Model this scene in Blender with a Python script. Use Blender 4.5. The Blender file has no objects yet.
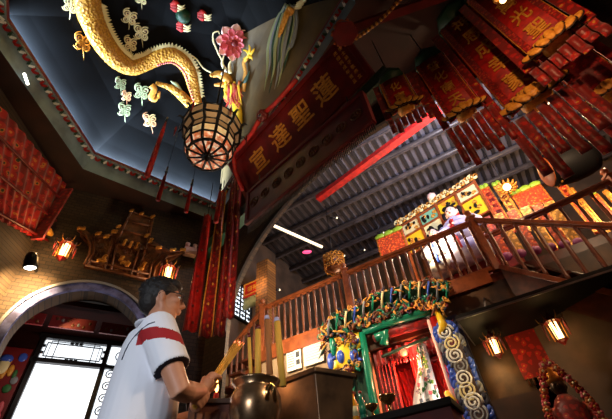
import bpy, bmesh, math, random
from mathutils import Vector, Matrix, Quaternion
from mathutils.bvhtree import BVHTree
random.seed(7)
SC = bpy.context.scene; COL = SC.collection
R_ = math.radians; PI = math.pi
# ------------------------------------------------------------------ camera
FPX = 372.0; TH = R_(44.3); ZC = 0.5
cT, sT = math.cos(TH), math.sin(TH)
fw = Vector((0, cT, sT)); upv = Vector((0, -sT, cT)); X = Vector((1, 0, 0))
cr = .995*X - .1*upv; cu = .1*X + .995*upv
cr.normalize(); cu.normalize()
cam = bpy.data.objects.new('camera', bpy.data.cameras.new('camera'))
cam.data.lens = FPX/612*36; cam.data.sensor_width = 36; cam.data.clip_start = .05
cam.matrix_world = Matrix(((cr.x, cu.x, -fw.x, 0), (cr.y, cu.y, -fw.y, 0), (cr.z, cu.z, -fw.z, ZC), (0, 0, 0, 1)))
COL.objects.link(cam); SC.camera = cam
CP = Vector((0, 0, ZC))
def ray(px, py):
    return ((px-306)*cr + (209.5-py)*cu + FPX*fw).normalized()
def atz(px, py, z):
    r = ray(px, py); return CP + r*((z-ZC)/r.z)
def atR(px, py, R):
    r = ray(px, py); return CP + r*(R/math.hypot(r.x, r.y))
def onv(px, py, P, n):                      # vertical plane through P with plan normal n
    r = ray(px, py); t = (P[0]*n[0]+P[1]*n[1])/(r.x*n[0]+r.y*n[1]); return CP + r*t
# hall frame: x along the gallery rail (to the right), y away
HA = R_(-28.3); N1 = Vector((2.26, 3.95, 0)); hx = Vector((.88, -.474, 0)); hd = Vector((.474, .88, 0))
def H(px, py, hy=0.):
    q = onv(px, py, N1+hd*hy, hd); return ((q-N1).dot(hx), q.z)
# ------------------------------------------------------------------ materials
def mk(name, col, rough=.6, metal=0., em=None, es=1., spec=.5, noise=None, nscale=8., bump=0., trans=0., alpha=1.):
    m = bpy.data.materials.new(name); m.use_nodes = True
    nt = m.node_tree; b = nt.nodes['Principled BSDF']
    b.inputs['Base Color'].default_value = (*col, 1); b.inputs['Roughness'].default_value = rough
    b.inputs['Metallic'].default_value = metal; b.inputs['Specular IOR Level'].default_value = spec
    if em: b.inputs['Emission Color'].default_value = (*em, 1); b.inputs['Emission Strength'].default_value = es
    if trans: b.inputs['Transmission Weight'].default_value = trans
    if alpha < 1: b.inputs['Alpha'].default_value = alpha
    if noise or bump:
        tc = nt.nodes.new('ShaderNodeTexCoord'); nz = nt.nodes.new('ShaderNodeTexNoise')
        nz.inputs['Scale'].default_value = nscale; nz.inputs['Detail'].default_value = 5
        nt.links.new(tc.outputs['Object'], nz.inputs['Vector'])
        if noise:
            r = nt.nodes.new('ShaderNodeValToRGB'); r.color_ramp.elements[0].position = .38; r.color_ramp.elements[1].position = .62
            r.color_ramp.elements[0].color = (*col, 1); r.color_ramp.elements[1].color = (*noise, 1)
            nt.links.new(nz.outputs['Fac'], r.inputs['Fac']); nt.links.new(r.outputs['Color'], b.inputs['Base Color'])
        if bump:
            bp = nt.nodes.new('ShaderNodeBump'); bp.inputs['Strength'].default_value = bump; bp.inputs['Distance'].default_value = .02
            nt.links.new(nz.outputs['Fac'], bp.inputs['Height']); nt.links.new(bp.outputs['Normal'], b.inputs['Normal'])
    return m
def brick(name, c1, c2, mo, scale=4., rough=.8, vertical=True):
    m = mk(name, c1, rough); nt = m.node_tree; b = nt.nodes['Principled BSDF']
    tc = nt.nodes.new('ShaderNodeTexCoord'); mp = nt.nodes.new('ShaderNodeMapping'); t = nt.nodes.new('ShaderNodeTexBrick')
    if vertical: mp.inputs['Rotation'].default_value = (R_(-90), 0, 0)
    t.inputs['Scale'].default_value = scale; t.inputs['Color1'].default_value = (*c1, 1); t.inputs['Color2'].default_value = (*c2, 1)
    t.inputs['Mortar'].default_value = (*mo, 1); t.inputs['Mortar Size'].default_value = .02
    nt.links.new(tc.outputs['Object'], mp.inputs['Vector']); nt.links.new(mp.outputs[0], t.inputs['Vector'])
    nt.links.new(t.outputs['Color'], b.inputs['Base Color'])
    bp = nt.nodes.new('ShaderNodeBump'); bp.inputs['Strength'].default_value = .5; bp.inputs['Distance'].default_value = .02; bp.invert = True
    nt.links.new(t.outputs['Fac'], bp.inputs['Height']); nt.links.new(bp.outputs['Normal'], b.inputs['Normal'])
    return m
def brocade(name, base, c2, c3, scale=14., rough=.45, th=.32, em=0.):
    """embroidered cloth: ground colour with scattered gold / green motifs"""
    m = mk(name, base, rough); nt = m.node_tree; b = nt.nodes['Principled BSDF']
    b.inputs['Sheen Weight'].default_value = .3
    tc = nt.nodes.new('ShaderNodeTexCoord'); v = nt.nodes.new('ShaderNodeTexVoronoi'); v.inputs['Scale'].default_value = scale
    nz = nt.nodes.new('ShaderNodeTexNoise'); nz.inputs['Scale'].default_value = scale*2.2; nz.inputs['Detail'].default_value = 3
    ad = nt.nodes.new('ShaderNodeMath'); ad.operation = 'MULTIPLY_ADD'; ad.inputs[1].default_value = .6
    nt.links.new(tc.outputs['Object'], v.inputs['Vector']); nt.links.new(tc.outputs['Object'], nz.inputs['Vector'])
    nt.links.new(nz.outputs['Fac'], ad.inputs[0]); nt.links.new(v.outputs['Distance'], ad.inputs[2])
    r = nt.nodes.new('ShaderNodeValToRGB'); cr_ = r.color_ramp; cr_.interpolation = 'CONSTANT'
    cr_.elements[0].position = 0; cr_.elements[0].color = (*c3, 1)
    cr_.elements[1].position = th; cr_.elements[1].color = (*c2, 1)
    e = cr_.elements.new(th+.14); e.color = (*base, 1)
    e = cr_.elements.new(th+.42); e.color = (base[0]*.45, base[1]*.45, base[2]*.45, 1)
    nt.links.new(ad.outputs[0], r.inputs['Fac']); nt.links.new(r.outputs['Color'], b.inputs['Base Color'])
    bp = nt.nodes.new('ShaderNodeBump'); bp.inputs['Strength'].default_value = .4; bp.inputs['Distance'].default_value = .01
    nt.links.new(ad.outputs[0], bp.inputs['Height']); nt.links.new(bp.outputs['Normal'], b.inputs['Normal'])
    return m
def S(r, g, b):                              # sRGB 0..255 -> linear
    return tuple(((c/255)/12.92 if c/255 <= .04045 else ((c/255+.055)/1.055)**2.4) for c in (r, g, b))
M = dict(
 brick=brick('dark_brick', S(64, 48, 30), S(46, 34, 22), S(22, 17, 11), 4.6),
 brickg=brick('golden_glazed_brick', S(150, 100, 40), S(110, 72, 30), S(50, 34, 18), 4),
 goldwall=mk('gilt_wall', S(84, 54, 24), .5, .3, noise=S(34, 22, 12), nscale=3, bump=.4),
 cream2=mk('cream_wall', S(170, 140, 104), .8, noise=S(140, 112, 80), nscale=2),
 floor=brick('stone_floor', S(90, 80, 70), S(80, 72, 64), S(40, 36, 32), 1.2, vertical=False),
 wood=mk('dark_wood', S(60, 34, 20), .45, noise=S(42, 24, 15), nscale=6),
 woodr=mk('reddish_wood', S(96, 44, 24), .4, noise=S(70, 32, 18), nscale=9),
 rail=mk('polished_rail_wood', S(150, 78, 40), .3, noise=S(120, 60, 30), nscale=10),
 railb=mk('baluster_wood', S(128, 74, 48), .35, noise=S(100, 54, 34), nscale=12),
 black=mk('black_lacquer', (.008, .007, .007), .6, spec=.2),
 dome=mk('dome_paint', S(12, 13, 15), .6, noise=S(6, 6, 7), nscale=1.6, bump=.1, spec=.06),
 domet=mk('dome_tan_facet', S(112, 94, 58), .6, noise=S(84, 70, 44), nscale=2.2, bump=.3),  # paler tan colour, used on one facet only
 slab=mk('grey_slab', S(120, 142, 150), .5, noise=S(84, 98, 106), nscale=3),
 beam=mk('brown_beam', S(52, 28, 19), .6, noise=S(36, 19, 13), nscale=3),
 gold=mk('gold_leaf', S(214, 150, 60), .35, .5, noise=S(170, 110, 40), nscale=20, bump=.3),
 goldp=mk('gold_paint', S(220, 160, 60), .5, noise=S(190, 124, 38), nscale=30, bump=.3),
 cream=mk('cream_paint', S(226, 214, 160), .5),
 cloudp=mk('cloud_pink_paint', S(210, 140, 100), .5, noise=S(230, 200, 140), nscale=12),
 cloudg=mk('cloud_green_paint', S(140, 150, 110), .5),
 red=mk('red_lacquer', S(150, 18, 14), .35), redd=mk('dark_red_lacquer', S(110, 16, 12), .4, noise=S(84, 12, 10), nscale=7),
 redc=mk('red_cloth', S(190, 24, 14), .6, noise=S(140, 14, 10), nscale=14),
 broc=brocade('red_brocade', S(176, 20, 12), S(200, 130, 40), S(60, 90, 40), 15, th=.30),
 brocf=brocade('red_brocade_fine', S(180, 22, 12), S(200, 120, 40), S(120, 60, 20), 34, th=.33),
 broco=brocade('orange_brocade', S(222, 76, 22), S(246, 170, 60), S(170, 34, 16), 22, th=.34),
 brocy=brocade('yellow_brocade', S(240, 176, 70), S(250, 220, 130), S(210, 80, 30), 20, th=.34),
 brocl=brocade('left_drape_brocade', S(178, 22, 12), S(200, 120, 40), S(40, 60, 26), 9, th=.44),
 green=mk('green_cloth', S(40, 100, 50), .6), greenl=mk('leaf_green', S(140, 176, 50), .5),
 teal=mk('teal_glaze', S(20, 120, 90), .25), greend=mk('dark_green_paint', S(20, 60, 40), .5),
 blue=mk('blue_glaze', S(60, 90, 190), .25), white=mk('white_paint', S(230, 230, 225), .4),
 grey=mk('grey_paint', S(120, 124, 130), .5), yellow=mk('yellow_glaze', S(232, 190, 40), .3),
 purple=mk('purple_cloth', S(120, 40, 110), .6), pink=mk('pink_paint', S(220, 110, 120), .5, noise=S(200, 70, 84), nscale=9),
 maroond=mk('dark_maroon_timber', S(44, 14, 10), .9, spec=.1, noise=S(34, 11, 9), nscale=4), pinkl=mk('pale_pink_paint', S(240, 200, 190), .5), maroon=mk('maroon_paint', S(110, 20, 24), .5),
 metal=mk('dark_bronze', S(112, 86, 64), .36, .75, noise=S(66, 52, 42), nscale=5), brass=mk('polished_brass', S(190, 150, 96), .2, 1.),
 iron=mk('black_iron', (.02, .02, .022), .4, .6), silver=mk('silver', S(200, 200, 205), .2, 1.),
 skin=mk('skin', S(198, 142, 112), .5, noise=S(186, 128, 98), nscale=10), hair=mk('black_hair', (.012, .010, .010), .6, bump=.5, nscale=60),
 shirt=mk('white_shirt', S(226, 228, 238), .8, bump=.06, nscale=5), shirtr=mk('shirt_red', S(160, 22, 30), .8), navy=mk('shirt_navy', S(30, 34, 60), .8),
 trous=mk('navy_trousers', S(28, 30, 40), .8), shoe=mk('shoe_leather', (.02, .018, .016), .4),
 incense=mk('incense_yellow', S(206, 160, 60), .7), incb=mk('incense_brown', S(150, 96, 50), .7),
 paper=mk('paper', S(232, 222, 200), .8), ink=mk('ink', (.03, .03, .03), .7),
 stone=mk('painted_arch_stone', S(90, 98, 150), .9, noise=S(52, 54, 90), nscale=9),
 roofd=mk('roof_rafters', S(40, 36, 38), .7),
 roof=mk('roof_boards', S(110, 104, 114), .7, noise=S(92, 88, 96), nscale=4), purlin=mk('purlin_wood', S(92, 84, 84), .35, noise=S(70, 64, 64), nscale=5),
 daylight=mk('daylight_glass', (.9, .95, 1), .3, em=(.86, .93, 1.0), es=1.5),
 flame=mk('flame', (1, .5, .1), .5, em=(1, .45, .12), es=7), ember=mk('ember', (1, .2, .1), .5, em=(1, .2, .08), es=3),
 lampw=mk('lamp_warm', (1, .7, .3), .5, em=(1, .60, .22), es=7), lampd=mk('lamp_amber', (1, .5, .15), .5, em=(1, .42, .10), es=2.2),
 lampred=mk('lamp_red', (1, .1, .05), .5, em=(1, .10, .04), es=4), lampwh=mk('lamp_white', (1, .95, .9), .5, em=(1, .93, .8), es=6),
 tube=mk('tube_light', (1, .85, .6), .5, em=(1, .80, .52), es=1.6), pane=mk('lantern_glass', (1, .75, .5), .5, em=(1, .55, .28), es=.6, noise=S(240, 120, 60), nscale=30),
 paned=mk('lantern_glass_dim', S(150, 120, 80), .5, em=(1, .6, .35), es=.05),
 pinklamp=mk('lamp_pink', (1, .1, .3), .5, em=(1, .08, .25), es=1.2),
 bronzed=mk('dark_outline_paint', S(50, 28, 14), .7),
 lteal=mk('pale_teal_paint', S(120, 180, 150), .5),
 drumskin=mk('drum_skin', S(190, 96, 36), .5), glass=mk('clear_glass', (.9, .9, .9), .05, alpha=.25), lens=mk('lens', (.5, .55, .6), .05, alpha=.2),
 amber=mk('amber_oil', S(220, 150, 30), .2), plaster=mk('plaster', S(96, 76, 60), .8, noise=S(74, 60, 48), nscale=3),
 bronzew=mk('dark_carved_wood', S(120, 68, 32), .45, noise=S(80, 42, 20), nscale=14, bump=.4),
)
# lantern glass: picture-like mottling in the emission
def mottle(m, c1, c2, c3, scale):
    nt = m.node_tree; b = nt.nodes['Principled BSDF']; tc = nt.nodes.new('ShaderNodeTexCoord'); nz = nt.nodes.new('ShaderNodeTexNoise')
    nz.inputs['Scale'].default_value = scale; nz.inputs['Detail'].default_value = 2
    r = nt.nodes.new('ShaderNodeValToRGB'); r.color_ramp.elements[0].position = .4; r.color_ramp.elements[0].color = (*c1, 1)
    r.color_ramp.elements[1].position = .62; r.color_ramp.elements[1].color = (*c3, 1); e = r.color_ramp.elements.new(.5); e.color = (*c2, 1)
    nt.links.new(tc.outputs['Object'], nz.inputs['Vector']); nt.links.new(nz.outputs['Fac'], r.inputs['Fac'])
    nt.links.new(r.outputs['Color'], b.inputs['Emission Color'])
M['panem'] = mk('lantern_glass_mid', (1, .8, .5), .5, em=(1, .7, .4), es=.2)
mottle(M['panem'], (.3, .08, .03), (1, .6, .25), (1, .9, .6), 20)
mottle(M['pane'], (.12, .02, .01), (.8, .16, .05), (1, .85, .6), 20)
# ------------------------------------------------------------------ mesh builder
class MB:
    def __init__(s): s.v = []; s.f = []; s.m = []; s.s = []
    def add(s, vs, fs, mi=0, sm=False):
        o = len(s.v); s.v += [tuple(x) for x in vs]
        for f in fs: s.f.append(tuple(i+o for i in f)); s.m.append(mi); s.s.append(sm)
        return s
    def box(s, c, sz, mi=0, rot=None):
        c = Vector(c); vs = []
        for dz in (-.5, .5):
            for dy in (-.5, .5):
                for dx in (-.5, .5):
                    p = Vector((dx*sz[0], dy*sz[1], dz*sz[2])); vs.append(c+(rot @ p if rot else p))
        return s.add(vs, [(0, 2, 3, 1), (4, 5, 7, 6), (0, 1, 5, 4), (2, 6, 7, 3), (0, 4, 6, 2), (1, 3, 7, 5)], mi)
    def bar(s, a, b, w, h, mi=0, up=(0, 0, 1)):
        a, b = Vector(a), Vector(b); d = (b-a); L = d.length; d.normalize(); u = Vector(up)
        y = u.cross(d)
        if y.length < 1e-4: y = Vector((1, 0, 0)).cross(d)
        y.normalize(); z = d.cross(y); rot = Matrix((d, y, z)).transposed()
        return s.box((a+b)/2, (L, w, h), mi, rot)
    def tube(s, path, r, n=8, mi=0, cap=True, ref=None, flat=1.):
        path = [Vector(p) for p in path]; N = len(path); rs = r if isinstance(r, (list, tuple)) else [r]*N
        vs = []; prev = None
        for i, p in enumerate(path):
            t = (path[min(i+1, N-1)]-path[max(i-1, 0)]).normalized()
            if ref is not None: a = Vector(ref).cross(t)
            elif prev is None: a = (Vector((0, 0, 1)) if abs(t.z) < .9 else Vector((1, 0, 0))).cross(t)
            else: a = prev-t*prev.dot(t)
            if a.length < 1e-6: a = Vector((1, 0, 0)).cross(t)
            a.normalize(); prev = a; b = t.cross(a)
            for k in range(n):
                th = 2*PI*k/n; vs.append(p+(a*math.cos(th)+b*math.sin(th)*flat)*rs[i])
        fs = [(i*n+k, i*n+(k+1) % n, (i+1)*n+(k+1) % n, (i+1)*n+k) for i in range(N-1) for k in range(n)]
        if cap: fs += [tuple(range(n))[::-1], tuple((N-1)*n+k for k in range(n))]
        return s.add(vs, fs, mi, True)
    def lathe(s, prof, c=(0, 0, 0), n=24, mi=0, rot=None, sm=True):
        c = Vector(c); vs = []
        for r, z in prof:
            for k in range(n):
                p = Vector((r*math.cos(2*PI*k/n), r*math.sin(2*PI*k/n), z)); vs.append(c+(rot @ p if rot else p))
        N = len(prof)
        fs = [(i*n+k, i*n+(k+1) % n, (i+1)*n+(k+1) % n, (i+1)*n+k) for i in range(N-1) for k in range(n)]
        fs += [tuple(range(n))[::-1], tuple((N-1)*n+k for k in range(n))]
        return s.add(vs, fs, mi, sm)
    def ell(s, c, r, mi=0, nu=14, nv=9, rot=None):
        if not isinstance(r, (tuple, list)): r = (r, r, r)
        c = Vector(c); vs = [c+((rot @ Vector((0, 0, -r[2]))) if rot else Vector((0, 0, -r[2])))]
        for j in range(1, nv):
            ph = -PI/2+PI*j/nv
            for k in range(nu):
                p = Vector((r[0]*math.cos(ph)*math.cos(2*PI*k/nu), r[1]*math.cos(ph)*math.sin(2*PI*k/nu), r[2]*math.sin(ph)))
                vs.append(c+(rot @ p if rot else p))
        p = Vector((0, 0, r[2])); vs.append(c+(rot @ p if rot else p)); L = len(vs)-1
        fs = [(0, 1+(k+1) % nu, 1+k) for k in range(nu)]
        for j in range(nv-2):
            for k in range(nu): a = 1+j*nu; fs.append((a+k, a+(k+1) % nu, a+nu+(k+1) % nu, a+nu+k))
        a = 1+(nv-2)*nu; fs += [(a+k, a+(k+1) % nu, L) for k in range(nu)]
        return s.add(vs, fs, mi, True)
    def prism(s, poly, y0, y1, mi=0):          # polygon in xz, extruded in y
        n = len(poly); vs = [(x, y0, z) for x, z in poly]+[(x, y1, z) for x, z in poly]
        return s.add(vs, [tuple(range(n)), tuple(range(n, 2*n))[::-1]]+[(i, i+n, (i+1) % n+n, (i+1) % n) for i in range(n)], mi)
    def build(s, name, mats, parent=None, bev=0.):
        me = bpy.data.meshes.new(name); me.from_pydata(s.v, [], s.f)
        if not isinstance(mats, (list, tuple)): mats = [mats]
        for m in mats: me.materials.append(M[m] if isinstance(m, str) else m)
        for p, mi, sm in zip(me.polygons, s.m, s.s): p.material_index = mi; p.use_smooth = sm
        bm = bmesh.new(); bm.from_mesh(me); bmesh.ops.recalc_face_normals(bm, faces=bm.faces); bm.to_mesh(me); bm.free()
        o = bpy.data.objects.new(name, me); COL.objects.link(o)
        if parent: o.parent = parent
        if bev: md = o.modifiers.new('bevel', 'BEVEL'); md.width = bev; md.segments = 2; md.limit_method = 'ANGLE'
        return o
def tag(o, label, cat, group=None, kind=None):
    o['label'] = label; o['category'] = cat
    if group: o['group'] = group
    if kind: o['kind'] = kind
    return o
def thing(name, label, cat, loc=(0, 0, 0), rz=0., group=None):
    o = bpy.data.objects.new(name, None); o.empty_display_size = .1; COL.objects.link(o)
    o.location = loc; o.rotation_euler = (0, 0, rz); return tag(o, label, cat, group)
def struct(mb, name, mats, loc=(0, 0, 0), rz=0.):
    o = mb.build(name, mats); o.location = loc; o.rotation_euler = (0, 0, rz); o['kind'] = 'structure'; return o
def dup(root, loc, label, rz=None, scale=None):
    r = root.copy(); COL.objects.link(r); r.location = loc; r['label'] = label
    if rz is not None: r.rotation_euler = (0, 0, rz)
    if scale: r.scale = (scale,)*3
    for ch in list(root.children):
        c = ch.copy(); COL.objects.link(c); c.parent = r
        for g in ch.children: d = g.copy(); COL.objects.link(d); d.parent = c
    return r
def text_mesh(mb, ch, size, T, mi=0, depth=.006):
    """T maps (x, y) glyph coords centred on the glyph (and height d) to local space"""
    cu_ = bpy.data.curves.new('glyph', 'FONT'); cu_.body = ch; cu_.size = size; cu_.extrude = depth/2; cu_.resolution_u = 2; cu_.offset = size*.012
    cu_.align_x = 'CENTER'; cu_.align_y = 'CENTER'
    o = bpy.data.objects.new('glyph', cu_); COL.objects.link(o)
    dg = bpy.context.evaluated_depsgraph_get(); me = bpy.data.meshes.new_from_object(o.evaluated_get(dg))
    vs = [v.co.copy() for v in me.vertices]
    if vs:
        cx = (max(v.x for v in vs)+min(v.x for v in vs))/2; cy = (max(v.y for v in vs)+min(v.y for v in vs))/2
        mb.add([T(v.x-cx, v.y-cy, v.z) for v in vs], [tuple(p.vertices) for p in me.polygons], mi)
    bpy.data.meshes.remove(me); bpy.data.objects.remove(o); bpy.data.curves.remove(cu_)
def light(name, kind, loc, energy, col=(1, 1, 1), size=.1, target=None, cone=60, blend=.6):
    l = bpy.data.lights.new(name, kind); l.energy = energy; l.color = col
    if kind == 'AREA': l.size = size
    else: l.shadow_soft_size = size
    if kind == 'SPOT': l.spot_size = R_(cone); l.spot_blend = blend
    o = bpy.data.objects.new(name, l); COL.objects.link(o); o.location = loc
    if target is not None:
        d = Vector(target)-Vector(loc); o.rotation_euler = d.to_track_quat('-Z', 'Y').to_euler()
    return o
def spiral(c, r, turns, e1, e2, n=22, start=0., lift=None):
    c = Vector(c); pts = []
    for i in range(n):
        t = i/(n-1); a = start+turns*2*PI*t; rr = r*(1-.82*t)
        pts.append(c+e1*math.cos(a)*rr+e2*math.sin(a)*rr)
    return pts
# ================================================================== SHELL
# W1: wall with the arched doorway. frame angle 30 deg, origin the corner K
K = Vector((-1.63, 5.03, 0)); A1 = R_(30); A2 = R_(-36.87)
w1x = Vector((.866, .5, 0)); w1y = Vector((-.5, .866, 0)); w2x = Vector((.8, -.6, 0)); w2y = Vector((.6, .8, 0))
def W1(px, py, off=0.):
    q = onv(px, py, K+w1y*off, w1y); return ((q-K).dot(w1x), q.z)
def W2(px, py, off=0.):
    q = onv(px, py, K+w2y*off, w2y); return ((q-K).dot(w2x), q.z)
mb = MB(); mb.box((0, 3, -.05), (24, 22, .1)); struct(mb, 'floor', 'floor')
AC, AZ, AR = -1.56, 2.73, .76       # arch centre x, z, radius
def arched_wall(x0, x1, ztop, cx, zc, rad_x, rad_z, zb, th, n=32):
    """wall in xz with an arch opening that runs down to zb"""
    mb = MB(); arc = [(cx-rad_x*math.cos(PI*i/n), zc+rad_z*math.sin(PI*i/n)) for i in range(n+1)]
    for i in range(n):
        a, b = arc[i], arc[i+1]; mb.prism([(a[0], a[1]), (b[0], b[1]), (b[0], ztop), (a[0], ztop)], 0, th)
    mb.prism([(x0, zb), (arc[0][0], zb), (arc[0][0], ztop), (x0, ztop)], 0, th)
    mb.prism([(arc[-1][0], zb), (x1, zb), (x1, ztop), (arc[-1][0], ztop)], 0, th)
    return mb
struct(arched_wall(-2.6, .02, 5.22, AC, AZ, AR, AR, 0, .3), 'wall_back', 'brick', K, A1)
# painted stone ring round the arch
mb = MB(); n = 40
for i in range(n):
    for (r0, r1, y0, mi) in ((AR-.02, AR+.095, -.05, 0), (AR+.08, AR+.115, -.07, 1)):
        a0, a1 = PI*i/n, PI*(i+1)/n
        mb.prism([(AC-r0*math.cos(a0), AZ+r0*math.sin(a0)), (AC-r0*math.cos(a1), AZ+r0*math.sin(a1)), (AC-r1*math.cos(a1), AZ+r1*math.sin(a1)), (AC-r1*math.cos(a0), AZ+r1*math.sin(a0))], y0, -.001, mi)
for sx in (-1, 1): mb.box((AC+sx*(AR+.045), -.026, AZ/2), (.12, .05, AZ), 0)
struct(mb, 'trim_1', ['stone', 'grey'], K, A1)
# passage behind arch: side walls, ceiling with hanging painted boards
mb = MB(); mb.box((-1.6, .85, 3.42), (3.2, 1.1, .08)); struct(mb, 'ceiling_1', 'maroond', K, A1)
mb = MB(); mb.box((-3.0, .85, 1.7), (.1, 1.1, 3.4)); mb.box((-.2, .85, 1.7), (.1, 1.1, 3.4)); struct(mb, 'wall_passage', 'brick', K, A1)
# door wall behind (offset .95 .. ) with glazed transom, leaves of brightness
dx0, dzt = W1(45, 337, 1.25); dx1, _ = W1(109, 346, 1.25)
_, dzm = W1(40, 361, 1.25)
mb = MB()
mb.box((dx0-.45, 1.3, 1.7), (.8, .08, 3.4)); mb.box(((dx1+0)/2+.17, 1.3, 1.7), (-dx1-.5, .08, 3.4) if dx1 < -.5 else (.2, .08, 3.4))
mb.box(((dx0+dx1)/2, 1.3, (dzt+3.4)/2+.02), (dx1-dx0+.4, .08, 3.4-dzt)); struct(mb, 'wall_door', 'maroond', K, A1)
dr = MB(); t = .05
mb = dr
mb.box(((dx0+dx1)/2, 1.24, dzt), (dx1-dx0+.12, .1, .06)); mb.box(((dx0+dx1)/2, 1.24, dzm), (dx1-dx0+.12, .1, .06))
mb.box((dx0, 1.24, dzt/2), (.06, .1, dzt)); mb.box((dx1, 1.24, dzt/2), (.06, .1, dzt))
xm = dx1-.02
door = mb.build('door_1', 'iron'); door.location = K; door.rotation_euler = (0, 0, A1); door['kind'] = 'structure'
g = MB(); g.box(((dx0+dx1)/2, 1.275, dzt/2), (dx1-dx0, .01, dzt)); g.build('window_pane', 'daylight', door)
# lattice pattern of the transom
g = MB(); w = dx1-dx0; h = dzt-dzm; cx = (dx0+dx1)/2; cz = (dzt+dzm)/2
def rect(g, x0, x1, z0, z1, b=.014, y=1.25):
    g.box(((x0+x1)/2, y, z0), (x1-x0+b, b, b)); g.box(((x0+x1)/2, y, z1), (x1-x0+b, b, b))
    g.box((x0, y, (z0+z1)/2), (b, b, z1-z0)); g.box((x1, y, (z0+z1)/2), (b, b, z1-z0))
rect(g, cx-w*.42, cx+w*.42, cz-h*.28, cz+h*.28); rect(g, cx-w*.37, cx+w*.37, cz-h*.36, cz+h*.36, .009)
for fx in (-.28, .28): g.box((cx+w*fx, 1.25, cz), (.012, .012, h))
for fz in (-.36, .36):
    for q in (-.06, 0, .06): g.box((cx+q, 1.25, cz+h*fz), (.05, .014, .03))
for fx in (-.45, .45):
    for q in (-.05, .05): g.box((cx+w*fx, 1.25, cz+q), (.03, .014, .04))
g.build('transom_lattice', 'iron', door)
# side light with curly lattice to the right of the door
s0 = dx1+.04; s1 = s0+.34
mb = MB(); mb.box(((s0+s1)/2, 1.24, dzt), (s1-s0, .08, .05)); mb.box((s1, 1.24, dzt/2), (.06, .08, dzt)); mb.box(((s0+s1)/2, 1.24, dzm), (s1-s0, .08, .05))
win = mb.build('window_1', 'iron'); win.location = K; win.rotation_euler = (0, 0, A1); win['kind'] = 'structure'
g = MB(); g.box(((s0+s1)/2, 1.26, dzt/2), (s1-s0, .01, dzt)); g.build('window_pane', 'daylight', win)
g = MB()
for k in range(12):
    z = dzm-.1-k*.17
    if z < .1: break
    for c, q in ((s0+.09, 1), (s1-.1, -1)):
        g.tube(spiral((c, 1.245, z), .075, 1.6*q, Vector((1, 0, 0)), Vector((0, 0, 1)), 16), .009, 5)
g.tube(spiral(((s0+s1)/2, 1.245, cz), .1, 1.5, Vector((1, 0, 0)), Vector((0, 0, 1)), 16), .009, 5)
g.build('scroll_lattice', 'iron', win)
# painted door god panel on the left jamb
x0, zt = W1(4, 352, 1.15)
t_ = thing('painted_door_panel', 'colourful painted guardian panel left of the bright doorway', 'panel', K+w1x*(dx0-.32)+w1y*1.22, A1)
g = MB(); g.box((0, .0, 1.35), (.5, .03, 2.3)); g.build('board', 'maroon', t_, .004)
g = MB()
cols = ['pink', 'blue', 'grey', 'green', 'goldp', 'cream', 'purple']
for k in range(70):
    a = random.uniform(-.2, .2); z = random.uniform(.4, 2.42)
    g.ell((a, -.018, z), (random.uniform(.02, .06), .012, random.uniform(.03, .09)), random.randrange(7), 8, 5)
g.ell((0, -.03, 2.28), (.07, .03, .09), 5, 12, 8); g.ell((0, -.03, 2.36), (.08, .035, .05), 1, 10, 6)
g.build('figure_painting', [M[c] for c in cols], t_); t_.scale = (1, 1, 1.24)
# painted boards hanging under the passage ceiling
for k in range(3):
    o = MB().box((0, 0, 0), (.55, .03, .16)).build('painted_board', 'maroon'); o.location = K+w1x*(-2.35+k*.62)+w1y*.42+Vector((0, 0, 3.18)); o.rotation_euler = (0, 0, A1)
    tag(o, ['leftmost', 'middle', 'rightmost'][k]+' dark painted board above the doorway inside the arch', 'board', 'painted boards inside the arch')
    for q in range(7): g = MB(); g.ell((-.2+q*.067, -.017, random.uniform(-.04, .04)), (.02, .006, .025), 0, 8, 5); g.build('painted_figure', ['bronzew', 'grey', 'bronzew'][q % 3], o)
# W0 left wall
mb = MB(); a = Vector((-3.92, 3.75, 0)); b = Vector((-3.6, -3.0, 0)); d = (b-a).normalized()
ang0 = math.atan2(-(b-a).x, (a-b).y)
mb.box((0, (b.y-a.y)/2, 2.61), (.2, (a-b).length, 5.22)); struct(mb, 'wall_left', 'brick', a, math.atan2(b.x-a.x, -(b.y-a.y)))
# W2 wall with the moon arch
AC2, AZ2, ARX, ARZ = 3.10, 2.95, 2.64, 1.92
struct(arched_wall(-.02, 8.6, 5.22, AC2, AZ2, ARX, ARZ, 0, .06, 44), 'wall_center', 'brick', K, A2)
mb = MB()
for i in range(44):
    a0, a1 = PI*i/44, PI*(i+1)/44; r = [(ARX-.002)/ARX, (ARX+.1)/ARX]
    mb.prism([(AC2-ARX*q*math.cos(a), AZ2+ARZ*q*math.sin(a)) for q, a in ((r[0], a0), (r[0], a1), (r[1], a1), (r[1], a0))], -.04, -.001)
struct(mb, 'trim_2', 'black', K, A2)
# ceiling with the octagonal dome
rim = [(-3.3, 3.4), (-1.66, 4.80), (.75, 1.5), (.35, .2), (-1.1, -.5), (-2.6, .05), (-3.38, 1.35)]
apex = Vector((-.92, 2.378, 6.9)); rz_, sz_ = 5.5, 5.22
cen = Vector((-1.2, 2.1, 0))
n = len(rim)
outer = [(-4.0, 4.2), (-1.75, 5.25), (1.35, 2.9), (8.0, -2.5), (3.0, -3.2), (-3.7, -3.2), (-3.9, 1.4)]
mb = MB()
def sc2(p, f, z): q = Vector((p[0], p[1], 0)); q = cen+(q-cen)*f; return (q.x, q.y, z)
for i in range(n):
    j = (i+1) % n
    a, b = rim[i], rim[j]
    mb.add([sc2(a, 1.035, sz_), sc2(b, 1.035, sz_), (outer[j][0], outer[j][1], sz_), (outer[i][0], outer[i][1], sz_)], [(0, 1, 2, 3)])
    mb.add([sc2(a, 1.035, sz_+.06), sc2(b, 1.035, sz_+.06), (outer[j][0], outer[j][1], sz_+.06), (outer[i][0], outer[i][1], sz_+.06)], [(0, 1, 2, 3)])
struct(mb, 'ceiling', 'beam')
mb = MB()
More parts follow.
